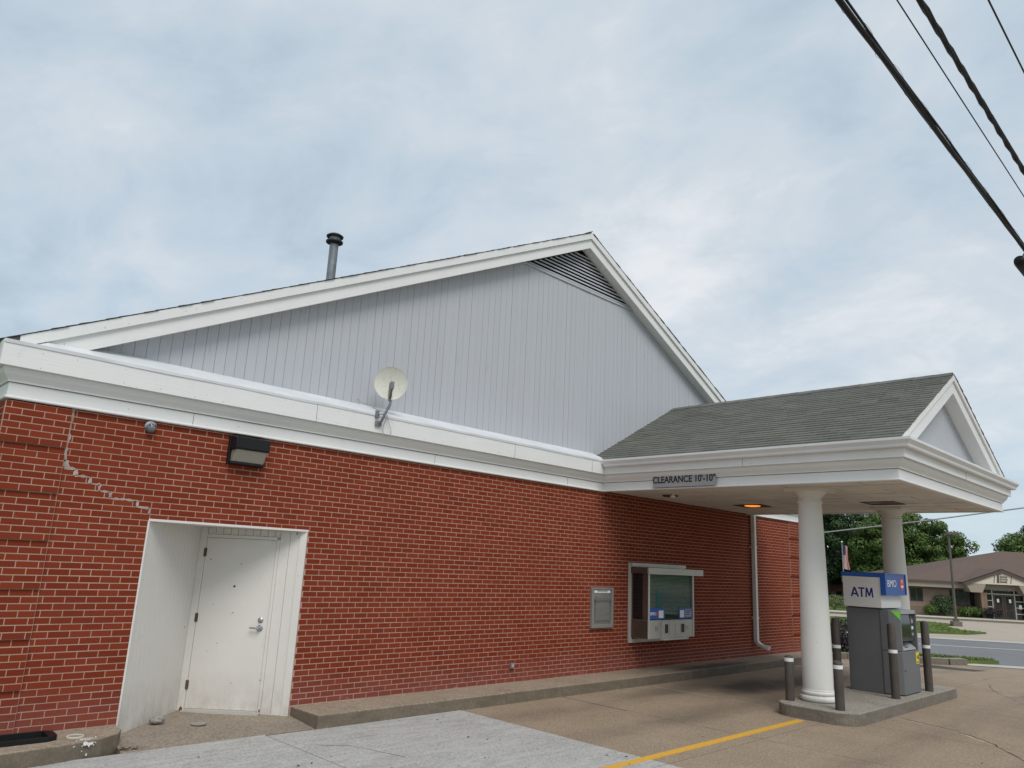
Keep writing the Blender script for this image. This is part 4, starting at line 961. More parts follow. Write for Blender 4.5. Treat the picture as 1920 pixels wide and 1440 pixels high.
# night deposit box
mb = MB()
for (x0, x1, z0, z1) in ((10.85, 10.91, 0.925, 1.63), (11.42, 11.48, 0.925, 1.63), (10.91, 11.42, 0.925, 0.985), (10.91, 11.42, 1.595, 1.63)): mb.box(x0, x1, -0.05, 0.01, z0, z1)
dep = mb.build('night_deposit_box', 'deposit_metal', bank, bevel=0.006)
mb = MB(); mb.box(10.91, 11.42, -0.018, 0.005, 0.985, 1.595); mb.build('back_plate', 'stainless', dep)
mb = MB(); mb.box(10.93, 11.40, -0.030, -0.0185, 1.535, 1.588); mb.build('name_plate', 'print_white', dep)
text('lettering', 'DEPOSITORY', 0.045, (11.165, -0.032, 1.562), (1, 0, 0), (0, 0, 1), 'print_black', dep, 0.001, spacing=1.15)
mb = MB(); mb.box(10.97, 11.37, -0.034, -0.0185, 1.05, 1.40); mb.build('deposit_door', 'stainless', dep, bevel=0.004)
mb = MB(); mb.hexa([(10.93, -0.019, 1.40), (11.40, -0.019, 1.40), (11.40, -0.06, 1.40), (10.93, -0.06, 1.40)], [(10.93, -0.019, 1.45), (11.40, -0.019, 1.45), (11.40, -0.03, 1.45), (10.93, -0.03, 1.45)]); mb.build('pull_lip', 'stainless', dep)

# downspout
mb = MB(); XD = 16.83
mb.box(XD - 0.045, XD + 0.045, -0.125, -0.03, 0.50, ZB + 0.02)
ds = mb.build('downspout', 'spout_paint', bank, bevel=0.008)
mb = MB(); pr = [(-0.03, 0.50), (-0.125, 0.50)]
mb.hexa([(XD - 0.045, -0.03, 0.501), (XD + 0.045, -0.03, 0.501), (XD + 0.045, -0.125, 0.501), (XD - 0.045, -0.125, 0.501)], [(XD + 0.005, -0.10, 0.40), (XD + 0.095, -0.10, 0.40), (XD + 0.095, -0.175, 0.44), (XD + 0.005, -0.175, 0.44)])
mb.hexa([(XD + 0.005, -0.10, 0.40), (XD + 0.095, -0.10, 0.40), (XD + 0.095, -0.175, 0.44), (XD + 0.005, -0.175, 0.44)], [(XD + 0.10, -0.30, 0.315), (XD + 0.19, -0.30, 0.315), (XD + 0.19, -0.33, 0.40), (XD + 0.10, -0.33, 0.40)])
mb.build('elbow', 'spout_paint', ds)
for z in (1.0, 2.6):
    mb = MB(); mb.box(XD - 0.06, XD + 0.06, -0.130, -0.001, z, z + 0.03); mb.build('strap', 'spout_paint', ds)

# ------------------------------------------------------------------ things fixed to the wall
wp = thing('wall_light', (4.1, 0, 2.99), 'black wall-pack light with a clouded lens above the white door', 'wall light')
mb = MB(); x0, x1 = 3.87, 4.33
def wedge(mb, x0, x1, prof):   # prof: closed (y, z)
    n = len(prof); mb.add([(x0, y, z) for y, z in prof] + [(x1, y, z) for y, z in prof], [tuple(range(n)), tuple(reversed(range(n, 2 * n)))] + [(i, n + i, n + (i + 1) % n, (i + 1) % n) for i in range(n)]); return mb
wedge(mb, x0, x1, [(0.004, 2.99), (0.004, 3.335), (-0.045, 3.335), (-0.045, 2.99)]); mb.build('back_box', 'black_plastic', wp, bevel=0.008)
mb = MB(); wedge(mb, x0 + 0.012, x1 - 0.012, [(-0.0455, 3.165), (-0.0455, 3.333), (-0.195, 3.315), (-0.205, 3.185), (-0.20, 3.165)]); mb.build('hood', 'black_plastic', wp, bevel=0.01)
mb = MB(); wedge(mb, x0 + 0.03, x1 - 0.03, [(-0.0455, 3.015), (-0.0455, 3.164), (-0.185, 3.164), (-0.105, 3.022)]); mb.build('lens', 'glass_lens', wp, bevel=0.008)
mb = MB(); wedge(mb, x0 + 0.05, x1 - 0.05, [(-0.046, 3.04), (-0.046, 3.16), (-0.07, 3.16), (-0.07, 3.04)]); mb.build('reflector', 'atm_light', wp)
mb = MB(); wedge(mb, x0 + 0.01, x1 - 0.01, [(-0.0455, 2.992), (-0.0455, 3.014), (-0.112, 3.021), (-0.115, 2.998)]); mb.build('lens_rim', 'black_plastic', wp)
for xx in (x0 + 0.12, x1 - 0.12):
    mb = MB(); mb.box(xx - 0.02, xx + 0.02, -0.075, -0.03, 3.334, 3.352); mb.build('latch', 'black_plastic', wp)

sc_ = thing('sensor', (2.945, 0, 3.23), 'small weathered white round sensor under the cornice on bare brick', 'sensor')
mb = MB(); mb.lathe([(0.062, 0.0), (0.062, 0.03), (0.05, 0.038), (0.03, 0.04)], 0, 0, 22, (0, -1, 0), (2.945, 0.0, 3.295)); mb.build('mount', 'atm_light', sc_, True)
mb = MB(); pr = [(0.058 * math.cos(a), 0.058 * math.sin(a)) for a in [i * math.pi / 20 for i in range(10)]]; mb.lathe(pr, 0, 0, 22, (0.1, -0.75, -0.6), (2.945, -0.035, 3.282)); mb.build('dome', 'galvanised', sc_, True)
mb = MB()
for dx_ in (-0.028, 0.0, 0.028): mb.lathe([(0.010, 0.0), (0.010, 0.012)], 0, 0, 10, (0, -1, 0), (2.945 + dx_, -0.075, 3.306 - abs(dx_) * 0.2))
mb.build('indicator', 'print_black', sc_)

ob = thing('outlet_box', (8.91, 0, 0.36), 'small grey metal outlet box low on the brick wall', 'outlet box')
mb = MB(); mb.box(8.87, 8.95, -0.035, 0.004, 0.37, 0.45); mb.build('box', 'galvanised', ob, bevel=0.006)
mb = MB(); mb.box(8.885, 8.935, -0.05, -0.0355, 0.385, 0.44); mb.build('cover', 'atm_light', ob, bevel=0.004)

sg = thing('clearance_sign', (11.1, -1.8, 3.40), 'grey clearance sign with black lettering on the canopy edge', 'sign')
sx = CX0 - 0.082
mb = MB(); mb.box(sx, sx + 0.012, -2.42, -1.18, 3.395, 3.64); mb.build('panel', 'sign_grey', sg, bevel=0.003)
text('lettering', "CLEARANCE 10'-10\"", 0.160, (sx - 0.001, -1.80, 3.517), (0, -1, 0), (0, 0, 1), 'print_black', sg, 0.002, sx=0.88, bold=0.0038)
mb = MB()
for yy in (-2.3, -1.3): mb.box(sx + 0.012, CX0 - 0.03, yy - 0.03, yy + 0.03, 3.42, 3.51)
mb.build('bracket', 'sign_grey', sg)

# satellite dish on the fascia
fy_ = -0.176
sat = thing('satellite_dish', (5.87, fy_, 3.74), 'cream satellite dish on a bent grey mast against the siding', 'satellite dish')
dc = Vector((6.06, -0.14, 4.415)); ax = Vector((-0.50, -0.86, -0.12)).normalized()
mb = MB(); R0 = 0.232; prof = []
for i in range(9): r_ = R0 * i / 8; prof.append((max(r_, 0.002), -0.045 + 0.045 * (i / 8) ** 2))
prof += [(R0 + 0.006, 0.004), (R0 + 0.008, -0.004), (R0 + 0.003, -0.010)]
for i in range(8, -1, -1): r_ = R0 * i / 8; prof.append((max(r_, 0.002), -0.053 + 0.045 * (i / 8) ** 2))
mb.lathe(prof, 0, 0, 48, ax, dc); mb.build('reflector', 'dish_cream', sat, True)
side = Vector((0, 0, 1)).cross(ax).normalized(); upd = ax.cross(side).normalized()
foot = Vector((5.875, fy_ - 0.012, 3.79)); knee = Vector((5.965, -0.30, 4.11)); back = dc - ax * 0.05
mb = MB(); mb.obox(foot, (1, 0, 0), (0, 1, 0), (0, 0, 1), 0.05, 0.012, 0.035); mb.obox(foot + Vector((-0.03, 0, 0.13)), (1, 0, 0), (0, 1, 0), (0, 0, 1), 0.03, 0.012, 0.05); mb.build('foot_plate', 'galvanised', sat, bevel=0.004)
mb = MB(); mb.tube([foot + Vector((0, -0.005, 0)), foot + Vector((0.01, -0.05, 0.03)), knee + Vector((0, 0.0, -0.04)), knee], 0.019, 12); mb.tube([foot + Vector((-0.03, -0.01, 0.13)), foot + Vector((0.03, -0.075, 0.13))], 0.008, 8); mb.build('mast', 'galvanised', sat, True)
low = dc - upd * (R0 - 0.01)
mb = MB(); mb.tube([knee, knee * 0.4 + back * 0.6 - Vector((0, 0, 0.12)), back - Vector((0, 0, 0.06)), back], 0.018, 10); mb.obox(back - Vector((0, 0, 0.02)) - ax * 0.015, side, upd, ax, 0.05, 0.07, 0.018); mb.build('back_bracket', 'dish_arm', sat, True)
lnb = dc + ax * 0.26 - upd * 0.055
mb = MB(); mb.tube([back - Vector((0, 0, 0.10)), low + ax * 0.02 - upd * 0.03, low + ax * 0.12 - upd * 0.0, lnb - upd * 0.05], 0.016, 10); mb.build('feed_arm', 'dish_arm', sat, True)
mb = MB(); mb.obox(lnb, side, upd, ax, 0.026, 0.055, 0.035); mb.lathe([(0.03, 0), (0.035, 0.03), (0.03, 0.05)], 0, 0, 16, -ax, lnb - ax * 0.03 + upd * 0.02); mb.build('receiver', 'galvanised', sat, bevel=0.006)
mb = MB(); cpts = []
for i in range(25):
    a = i / 24; cpts.append(Vector((5.99 + 0.085 * math.sin(a * 6.0) + 0.05 * a, -0.20 - 0.012 * math.sin(a * 3), 3.94 - 0.30 * math.sin(a * math.pi) ** 0.8)))
mb.tube([lnb - upd * 0.05, knee + Vector((0.01, -0.025, 0)), foot + Vector((0.05, -0.06, 0.14))] , 0.0035, 6); mb.tube(cpts, 0.0035, 6); mb.tube([Vector((5.98, -0.19, 3.93)), Vector((5.86, 0.02, 4.07)), Vector((5.80, 0.20, 4.13)), Vector((5.78, 0.246, 4.18))], 0.0035, 6); mb.build('cable', 'cable_grey', sat, True)

# ------------------------------------------------------------------ drive-through island and the cash machine
def rrect(x0, x1, y0, y1, rs, n=7):
    pts = []
    for (cx, cy, a0, r_) in ((x0 + rs[0], y0 + rs[0], math.pi, rs[0]), (x1 - rs[1], y0 + rs[1], 1.5 * math.pi, rs[1]), (x1 - rs[2], y1 - rs[2], 0, rs[2]), (x0 + rs[3], y1 - rs[3], 0.5 * math.pi, rs[3])):
        for i in range(n): a = a0 + 0.5 * math.pi * i / (n - 1); pts.append((cx + r_ * math.cos(a), cy + r_ * math.sin(a)))
    return pts
isl = MB(); isl.prism(rrect(11.22, 14.02, -4.40, -3.20, (0.34, 0.03, 0.03, 0.30)), -0.1, IZ)
isl.prism(rrect(14.026, 15.95, -4.40, -3.20, (0.03, 0.05, 0.05, 0.03)), -0.1, IZ)
island = tag(isl.build('kerb_island', 'concrete_island', bevel=0.014), 'raised concrete island under the canopy holding columns and cash machine', 'island')
def bollard(x, y, h, band_z, label, group, lean=(0, 0)):
    t = thing('bollard', (x, y, IZ), label, 'bollard', group); r_ = 0.066
    def P(z): return (x + lean[0] * z, y + lean[1] * z, IZ + z)
    mb = MB(); mb.tube([P(0), P(h * 0.5), P(h - 0.03), P(h - 0.01), P(h)], [r_, r_, r_, r_ * 0.86, r_ * 0.5], 24); mb.build('sleeve', 'bollard_brown', t, True)
    mb = MB(); mb.tube([P(band_z - 0.026), P(band_z + 0.026)], r_ + 0.0022, 24); mb.build('reflective_band', 'band_white', t, True)
bollard(11.59, -3.315, 0.645, 0.585, 'short brown bollard on the island beside the column, wall side', 'bollards on the island')
bollard(11.47, -4.11, 0.665, 0.585, 'short brown bollard on the island in front of the column, lane side', 'bollards on the island', (-0.02, 0))
bollard(13.44, -4.20, 1.15, 0.72, 'tall brown bollard before the cash machine screen, on the column side', 'bollards on the island', (0.0, 0))
bollard(14.95, -4.24, 1.165, 0.735, 'tall brown bollard before the cash machine screen, on the street side', 'bollards on the island')
bollard(13.43, -3.30, 1.165, 0.70, 'tall brown bollard behind the column and the cash machine', 'bollards on the island')

atm = thing('cash_machine', (14.2, -3.8, IZ), 'grey drive-up cash machine with blue and white ATM topper', 'cash machine')
ax0, ax1 = 13.77, 14.67
mb = MB(); mb.box(ax0, ax1, -3.92, -3.36, IZ, 1.525); mb.build('cabinet', 'atm_grey', atm, bevel=0.012)
# front shell: chamfered sides, open recess for the screen
sp = [(ax0 - 0.015, -3.922), (ax0 - 0.015, -4.06), (ax0 + 0.07, -4.215), (ax1 - 0.03, -4.215), (ax1 + 0.015, -4.14), (ax1 + 0.015, -3.922)]
mb = MB(); mb.prism(sp, IZ + 0.012, 0.86); mb.build('lower_front', 'atm_grey', atm, bevel=0.01)
rx0, rx1 = ax0 + 0.115, ax1 - 0.07
mb = MB(); mb.prism([sp[0], sp[1], sp[2], (rx0, -4.215), (rx0, -3.922)], 0.866, 1.515); mb.build('side_cheek', 'atm_grey', atm, bevel=0.006)
mb = MB(); mb.prism([(rx1, -3.922), (rx1, -4.215), sp[3], sp[4], sp[5]], 0.866, 1.515); mb.build('side_cheek', 'atm_grey', atm, bevel=0.006)
mb = MB(); mb.box(rx0, rx1, -4.212, -3.923, 1.455, 1.513); mb.build('head_bar', 'atm_light', atm, bevel=0.006)
mb = MB(); mb.box(rx0, rx1, -4.05, -3.925, 0.866, 1.455); mb.build('recess_panel', 'atm_dark', atm)
mb = MB(); mb.hexa([(rx0 + 0.01, -4.195, 1.02), (rx1 - 0.17, -4.195, 1.02), (rx1 - 0.17, -4.165, 1.44), (rx0 + 0.01, -4.165, 1.44)], [(rx0 + 0.01, -4.05, 1.02), (rx1 - 0.17, -4.05, 1.02), (rx1 - 0.17, -4.05, 1.44), (rx0 + 0.01, -4.05, 1.44)]); mb.build('screen', 'glass_dark', atm)
mb = MB(); mb.box(rx1 - 0.165, rx1 - 0.02, -4.175, -4.051, 1.02, 1.43); mb.build('card_reader_panel', 'atm_dark', atm, bevel=0.004)
for (z, h, mt) in ((1.30, 0.07, 'atm_light'), (1.20, 0.05, 'print_white'), (1.10, 0.04, 'atm_light')):
    mb = MB(); mb.box(rx1 - 0.135, rx1 - 0.06, -4.185, -4.176, z, z + h); mb.build('reader_slot', mt, atm)
mb = MB(); mb.hexa([(rx0 + 0.02, -4.205, 0.875), (rx1 - 0.06, -4.205, 0.875), (rx1 - 0.06, -4.051, 0.875), (rx0 + 0.02, -4.051, 0.875)], [(rx0 + 0.02, -4.20, 0.90), (rx1 - 0.06, -4.20, 0.90), (rx1 - 0.06, -4.08, 0.985), (rx0 + 0.02, -4.08, 0.985)]); mb.build('keypad_shelf', 'atm_light', atm)
for i in range(4):
    for j in range(3):
        mb = MB(); xx = rx0 + 0.20 + i * 0.042; yy = -4.185 + j * 0.032; z = 0.905 + (yy + 4.20) * 0.70; mb.box(xx, xx + 0.03, yy, yy + 0.022, z, z + 0.012); mb.build('key', 'atm_dark', atm)
mb = MB(); mb.add([(rx0 - 0.10, -4.20 + 0.0, 1.50), (rx0 + 0.012, -4.2185, 1.50), (rx0 + 0.012, -4.2185, 1.375), (rx0 - 0.04, -4.19, 1.50)], [(0, 1, 2)]); mb.v = []; mb.f = []
mb.hexa([(ax0 - 0.0, -4.098, 1.505), (ax0 + 0.068, -4.219, 1.505), (ax0 + 0.068, -4.219, 1.36)], [(ax0 + 0.002, -4.088, 1.505), (ax0 + 0.07, -4.209, 1.505), (ax0 + 0.07, -4.209, 1.36)]); mb.build('green_flash', 'print_green', atm)
mb = MB(); mb.box(ax1 - 0.20, ax1 - 0.055, -4.219, -4.2155, 0.64, 0.83); mb.build('warning_label', 'print_yellow', atm)
mb = MB(); mb.box(ax1 - 0.17, ax1 - 0.12, -4.2215, -4.2195, 0.735, 0.755); mb.box(ax1 - 0.115, ax1 - 0.085, -4.2215, -4.2195, 0.71, 0.785); mb.box(ax1 - 0.17, ax1 - 0.085, -4.2215, -4.2195, 0.66, 0.675); mb.build('label_print', 'print_black', atm)
mb = MB(); mb.lathe([(0.016, 0), (0.016, 0.006)], 0, 0, 12, (0, -1, 0), (ax0 + 0.14, -4.214, 0.56)); mb.build('lock', 'print_black', atm)
mb = MB(); mb.box(ax0 - 0.075, ax1 - 0.04, -3.985, -3.355, 1.54, 2.045); mb.build('topper_box', 'atm_white', atm, bevel=0.006)
mb = MB(); mb.box(ax0 + 0.0, ax1 - 0.1, -3.80, -3.40, 1.526, 1.539); mb.build('topper_foot', 'atm_dark', atm)
mb = MB(); mb.box(ax0 - 0.09, ax1 + 0.03, -4.06, -3.987, 1.755, 2.12); mb.box(ax0 - 0.078, ax1 - 0.02, -3.986, -3.335, 2.047, 2.12); mb.build('topper_blue', 'signal_blue', atm)
fx0, fx1 = ax0 - 0.09, ax1 + 0.03
mb = MB()
for (p, q, r_, s_) in ((fx0, fx1, 2.10, 2.12), (fx0, fx1, 1.755, 1.775), (fx0, fx0 + 0.02, 1.775, 2.10), (fx1 - 0.02, fx1, 1.775, 2.10)): mb.box(p, q, -4.073, -4.0605, r_, s_)
mb.build('topper_rim', 'signal_blue', atm)
def stroke(mb, p, q, w, k):      # p, q in (distance right, height); bar seen from the left side of the box
    a = Vector((ax0 - 0.0762 - 0.0003 * k, -3.67 - p[0] * 1.06, 1.785 + p[1] * 1.06)); b2 = Vector((ax0 - 0.0762 - 0.0003 * k, -3.67 - q[0] * 1.06, 1.785 + q[1] * 1.06))
    d = (b2 - a); L_ = d.length / 2; d.normalize(); mb.obox((a + b2) / 2, d, Vector((1, 0, 0)).cross(d), (1, 0, 0), L_, w / 2, 0.002)
for nm_, st_ in (('A', [((-0.165, -0.075), (-0.112, 0.075)), ((-0.112, 0.075), (-0.058, -0.075)), ((-0.145, -0.030), (-0.078, -0.030))]),
                 ('T', [((-0.050, 0.063), (0.048, 0.063)), ((-0.001, 0.062), (-0.001, -0.075))]),
                 ('M', [((0.066, -0.075), (0.078, 0.075)), ((0.080, 0.072), (0.118, -0.055)), ((0.118, -0.055), (0.156, 0.072)), ((0.158, 0.075), (0.170, -0.075))])):
    mb = MB()
    for k_, (p, q) in enumerate(st_): stroke(mb, p, q, 0.026 if nm_ != 'M' else 0.023, k_)
    mb.build('lettering', 'print_blue', atm)
text('lettering', 'BMO', 0.165, (ax0 + 0.24, -4.063, 1.945), (1, 0, 0), (0, 0, 1), 'print_white', atm, 0.002, sx=1.25)
mb = MB(); mb.lathe([(0.105, 0), (0.105, 0.003)], 0, 0, 28, (0, -1, 0), (ax1 - 0.17, -4.0605, 1.945)); mb.build('roundel', 'print_red', atm)
text('lettering', 'M', 0.095, (ax1 - 0.17, -4.066, 1.985), (1, 0, 0), (0, 0, 1), 'print_white', atm, 0.001, sx=1.3)
mb = MB(); mb.box(ax1 - 0.225, ax1 - 0.115, -4.0675, -4.064, 1.885, 1.925); mb.build('roundel_bar', 'print_white', atm)

# ------------------------------------------------------------------ bits on the walk and the slab
t = thing('splash_tray', (2.0, -0.29, WZ), 'black plastic trough lying on the walk by the brick corner', 'trough')
mb = MB(); mb.box(1.35, 2.36, -0.40, -0.19, WZ, WZ + 0.012); mb.build('floor', 'black_plastic', t)
mb = MB(); mb.box(1.35, 2.36, -0.415, -0.40, WZ, WZ + 0.045); mb.box(1.35, 2.36, -0.19, -0.175, WZ, WZ + 0.06); mb.hexa([(2.36, -0.415, WZ), (2.44, -0.37, WZ), (2.44, -0.20, WZ), (2.36, -0.175, WZ)], [(2.36, -0.415, WZ + 0.045), (2.44, -0.37, WZ + 0.05), (2.44, -0.20, WZ + 0.055), (2.36, -0.175, WZ + 0.06)]); mb.build('rim', 'black_plastic', t, bevel=0.004)
t = thing('cleanout_cap', (2.61, -0.33, WZ), 'round cleanout cap with a cream plastic ring set in the walk', 'cleanout cap')
mb = MB(); mb.lathe([(0.062, WZ - 0.002), (0.080, WZ - 0.002), (0.080, WZ + 0.010), (0.074, WZ + 0.014), (0.064, WZ + 0.012), (0.062, WZ + 0.004)], 2.61, -0.33, 32); mb.build('ring', 'pvc_ring', t, True)
mb = MB(); mb.lathe([(0.06, WZ - 0.003), (0.0635, WZ + 0.006), (0.02, WZ + 0.007)], 2.61, -0.33, 28); mb.build('lid', 'stone', t)
mb = MB(); rr = random.Random(2)
vs = []; fs = []; n1, n2 = 12, 7
for i in range(n2 + 1):
    for j in range(n1):
        a = math.pi * i / n2; b2 = 2 * math.pi * j / n1; q = 1 + rr.uniform(-0.16, 0.16) * math.sin(a); vs.append((3.63 + 0.085 * q * math.sin(a) * math.cos(b2), 0.32 + 0.055 * q * math.sin(a) * math.sin(b2), 0.095 + 0.042 * q * math.cos(a)))
for i in range(n2):
    for j in range(n1): fs.append((i * n1 + j, (i + 1) * n1 + j, (i + 1) * n1 + (j + 1) % n1, i * n1 + (j + 1) % n1))
mb.add(vs, fs); tag(mb.build('stone', 'stone', None, False), 'rough grey stone lying inside the doorway by the white boards', 'stone')
mb = MB(); mb.lathe([(0.085, 0.044), (0.085, 0.052), (0.06, 0.054)], 4.02, 0.12, 24); tag(mb.build('drain_cover', 'concrete_island'), 'small pale round drain cover in the ramp before the door', 'drain cover')
def litter(name, n_, fx_, label, seed, mat='leaf_brown', sz=(0.008, 0.02)):
    r = random.Random(seed); mb = MB()
    for i in range(n_):
        x, y, z = fx_(r); a = r.uniform(0, 6.28); l = r.uniform(*sz); w = l * r.uniform(0.3, 0.6); d = Vector((math.cos(a), math.sin(a), 0)); p = Vector((-d.y, d.x, 0)); c = Vector((x, y, z + 0.002))
        mb.add([c - d * l, c + p * w + Z3 * r.uniform(0, l * 0.5), c + d * l + Z3 * r.uniform(0, l * 0.6), c - p * w], [(0, 3, 2, 1)])
    return tag(mb.build(name, mat), label, 'leaf litter', kind='stuff')
litter('leaf_litter', 90, lambda r: (2.99 + abs(r.gauss(0, 0.10)), -0.50 + abs(r.gauss(0, 0.09)), 0.012), 'heap of small dry leaves in the kerb corner by the ramp', 8)
litter('leaf_litter', 60, lambda r: (r.uniform(1.5, 7.2), r.uniform(-3.9, -0.75), 0.006), 'scattered dark dry leaves on the pale grey slab', 9, 'bark', (0.01, 0.026))
litter('leaf_litter', 40, lambda r: (r.uniform(7.6, 16), r.uniform(-7, -0.75), 0.003), 'scattered dry leaves on the tan paving', 10, 'bark', (0.008, 0.02))

# ------------------------------------------------------------------ overhead cables
def cable(name, y, z, x0, x1, r_, mat, label, twist=0.0, sag=0.0, n=7):
    t = MB(); N = 160; strands = 3 if twist else 1
    for s_ in range(strands):
        P = []
        for i in range(N + 1):
            x = x0 + (x1 - x0) * i / N; q = (i / N - 0.5) * 2; zz = z + sag * (q * q)
            if twist: a = x * twist + s_ * 2.094; P.append((x, y + math.cos(a) * r_ * 0.85, zz + math.sin(a) * r_ * 0.85))
            else: P.append((x, y, zz))
        t.tube(P, r_, n)
    return tag(t.build(name, mat, None, True), label, 'cable')
cbl = thing('telephone_cable', (13, -6.50, 7.44), 'thick lashed black bundle of cables crossing the sky', 'cable')
for i, (oy, oz, r_) in enumerate(((0, 0, 0.030), (0.030, 0.026, 0.015), (-0.031, 0.018, 0.013), (0.0, 0.045, 0.009))):
    mb = MB(); P = [(x, -6.50 + oy + 0.006 * math.sin(x * 2.1 + i * 2), 7.49 + oz + 0.006 * math.sin(x * 1.7 + i)) for x in [-22 + q * 0.5 for q in range(130)]]
    mb.tube(P, r_, 9); mb.build('strand', 'rubber_cable', cbl, True)
mb = MB(); P = [(-22 + q * 0.05, -6.50 + 0.050 * math.cos(q * 0.35), 7.512 + 0.050 * math.sin(q * 0.35)) for q in range(1290)]; mb.tube(P, 0.0016, 4); mb.build('lashing_wire', 'rubber_cable', cbl)
cable('power_wire', -6.90, 7.5, -22, 42, 0.007, 'rubber_cable', 'single thin black wire beside the thick cable bundle')
cable('service_cable', -7.06, 7.5, -22, 42, 0.020, 'rubber_cable', 'black twisted service cable crossing the sky', 5.0)
cable('power_wire', -7.54, 7.5, -22, 42, 0.009, 'rubber_cable', 'lone black wire set apart beyond the twisted service cable')
sp_ = thing('splice_case', (14.35, -6.50, 7.2), 'black cable splice case hung under the thick cable bundle', 'splice case')
mb = MB(); mb.lathe([(0.02, -0.42), (0.085, -0.38), (0.10, -0.30), (0.10, 0.30), (0.085, 0.38), (0.02, 0.42)], 0, 0, 20, (1, 0, 0), (14.42, -6.42, 7.29)); mb.build('case', 'black_plastic', sp_, True)
mb = MB()
for xx in (14.18, 14.66): mb.tube([(xx, -6.42, 7.36), (xx, -6.50, 7.49)], 0.012, 8)
mb.build('hanger', 'black_plastic', sp_)
a_, b_ = S(-7.3, 35.0), S(-24.1, 35.0)
mb = MB(); P0 = Vector((33.2, 5.2, 3.90)); P1 = Vector((38.2, -1.44, 5.29)); d = P1 - P0
mb.tube([P0 + d * q + Vector((0, 0, 0.12 * (q * q - q))) for q in (-2, -1, -0.5, 0, 0.5, 1, 1.5, 2, 3)], 0.028, 8); tag(mb.build('service_wire', 'cable_grey', None, True), 'pale grey wire running low behind the canopy columns', 'cable')

# ------------------------------------------------------------------ across the street: the tan bank
nf = 76.0
def SB(u, n, z): v = S(0, 0); return Vector((0.8 * n - 0.6 * u, 0.6 * n + 0.8 * u - 8.8, z))
BZ = -0.98
bk2 = thing('office_building', tuple(SB(-34, nf, BZ)), 'tan brick bank across the street with brown hipped roof and pediment', 'building')
UV = Vector((-0.6, 0.8, 0)); NV = Vector((0.8, 0.6, 0))
def bxo(name, u0, u1, n0, n1, z0, z1, mat, par, mb=None):
    mb = mb or MB(); mb.hexa([SB(u0, n0, z0), SB(u1, n0, z0), SB(u1, n1, z0), SB(u0, n1, z0)], [SB(u0, n0, z1), SB(u1, n0, z1), SB(u1, n1, z1), SB(u0, n1, z1)]); return mb.build(name, mat, par) if name else mb
UL, UR = -26.2, -52.5
wl2 = bxo('wall', UR, UL, nf, nf + 18, BZ - 0.1, 1.75, 'bank_brick', bk2)
bxo('wall_base', UR - 0.01, UL + 0.01, nf - 0.05, nf + 0.02, BZ - 0.1, BZ + 0.85, 'bank_brick_dark', bk2)
bxo('soffit_band', UR - 0.6, UL + 0.6, nf - 0.85, nf + 18.6, 1.62, 2.18, 'bank_fascia', bk2)
bxo('dark_band', UR - 0.1, UL + 0.1, nf - 0.45, nf + 18.2, 1.47, 1.62, 'bank_trim_brown', bk2)
# hipped roof
mb = MB(); e0 = [SB(UL + 0.75, nf - 1.0, 2.18), SB(UR - 0.75, nf - 1.0, 2.18), SB(UR - 0.75, nf + 18.8, 2.18), SB(UL + 0.75, nf + 18.8, 2.18)]
r0, r1 = SB(-38.6, nf + 8.9, 5.45), SB(-40.4, nf + 8.9, 5.45)
mb.add(e0 + [r0, r1], [(0, 1, 5, 4), (2, 3, 4, 5), (1, 2, 5), (3, 0, 4), (3, 2, 1, 0)]); mb.build('roof', 'shingle_brown', bk2)
bxo('fascia', UR - 0.76, UL + 0.76, nf - 1.02, nf - 0.90, 2.05, 2.22, 'bank_trim_brown', bk2)
# windows left of the entrance
def win(u0, u1, z0, z1, nm=2, n=nf, par=bk2):
    f = bxo('window', u0, u1, n - 0.04, n + 0.02, z0, z1, 'bank_trim_brown', par); k = nm; w = (u1 - u0) / k
    for i in range(k): bxo('pane', u0 + w * i + 0.04 * (1 if w > 0 else -1), u0 + w * (i + 1) - 0.04 * (1 if w > 0 else -1), n - 0.06, n - 0.045, z0 + 0.05, z1 - 0.05, 'glass_dark', f)
win(-26.5, -27.6, 0.30, 1.45, 2); win(-29.9, -32.0, 0.05, 1.45, 3); win(-39.2, -42.0, 0.05, 1.45, 3)
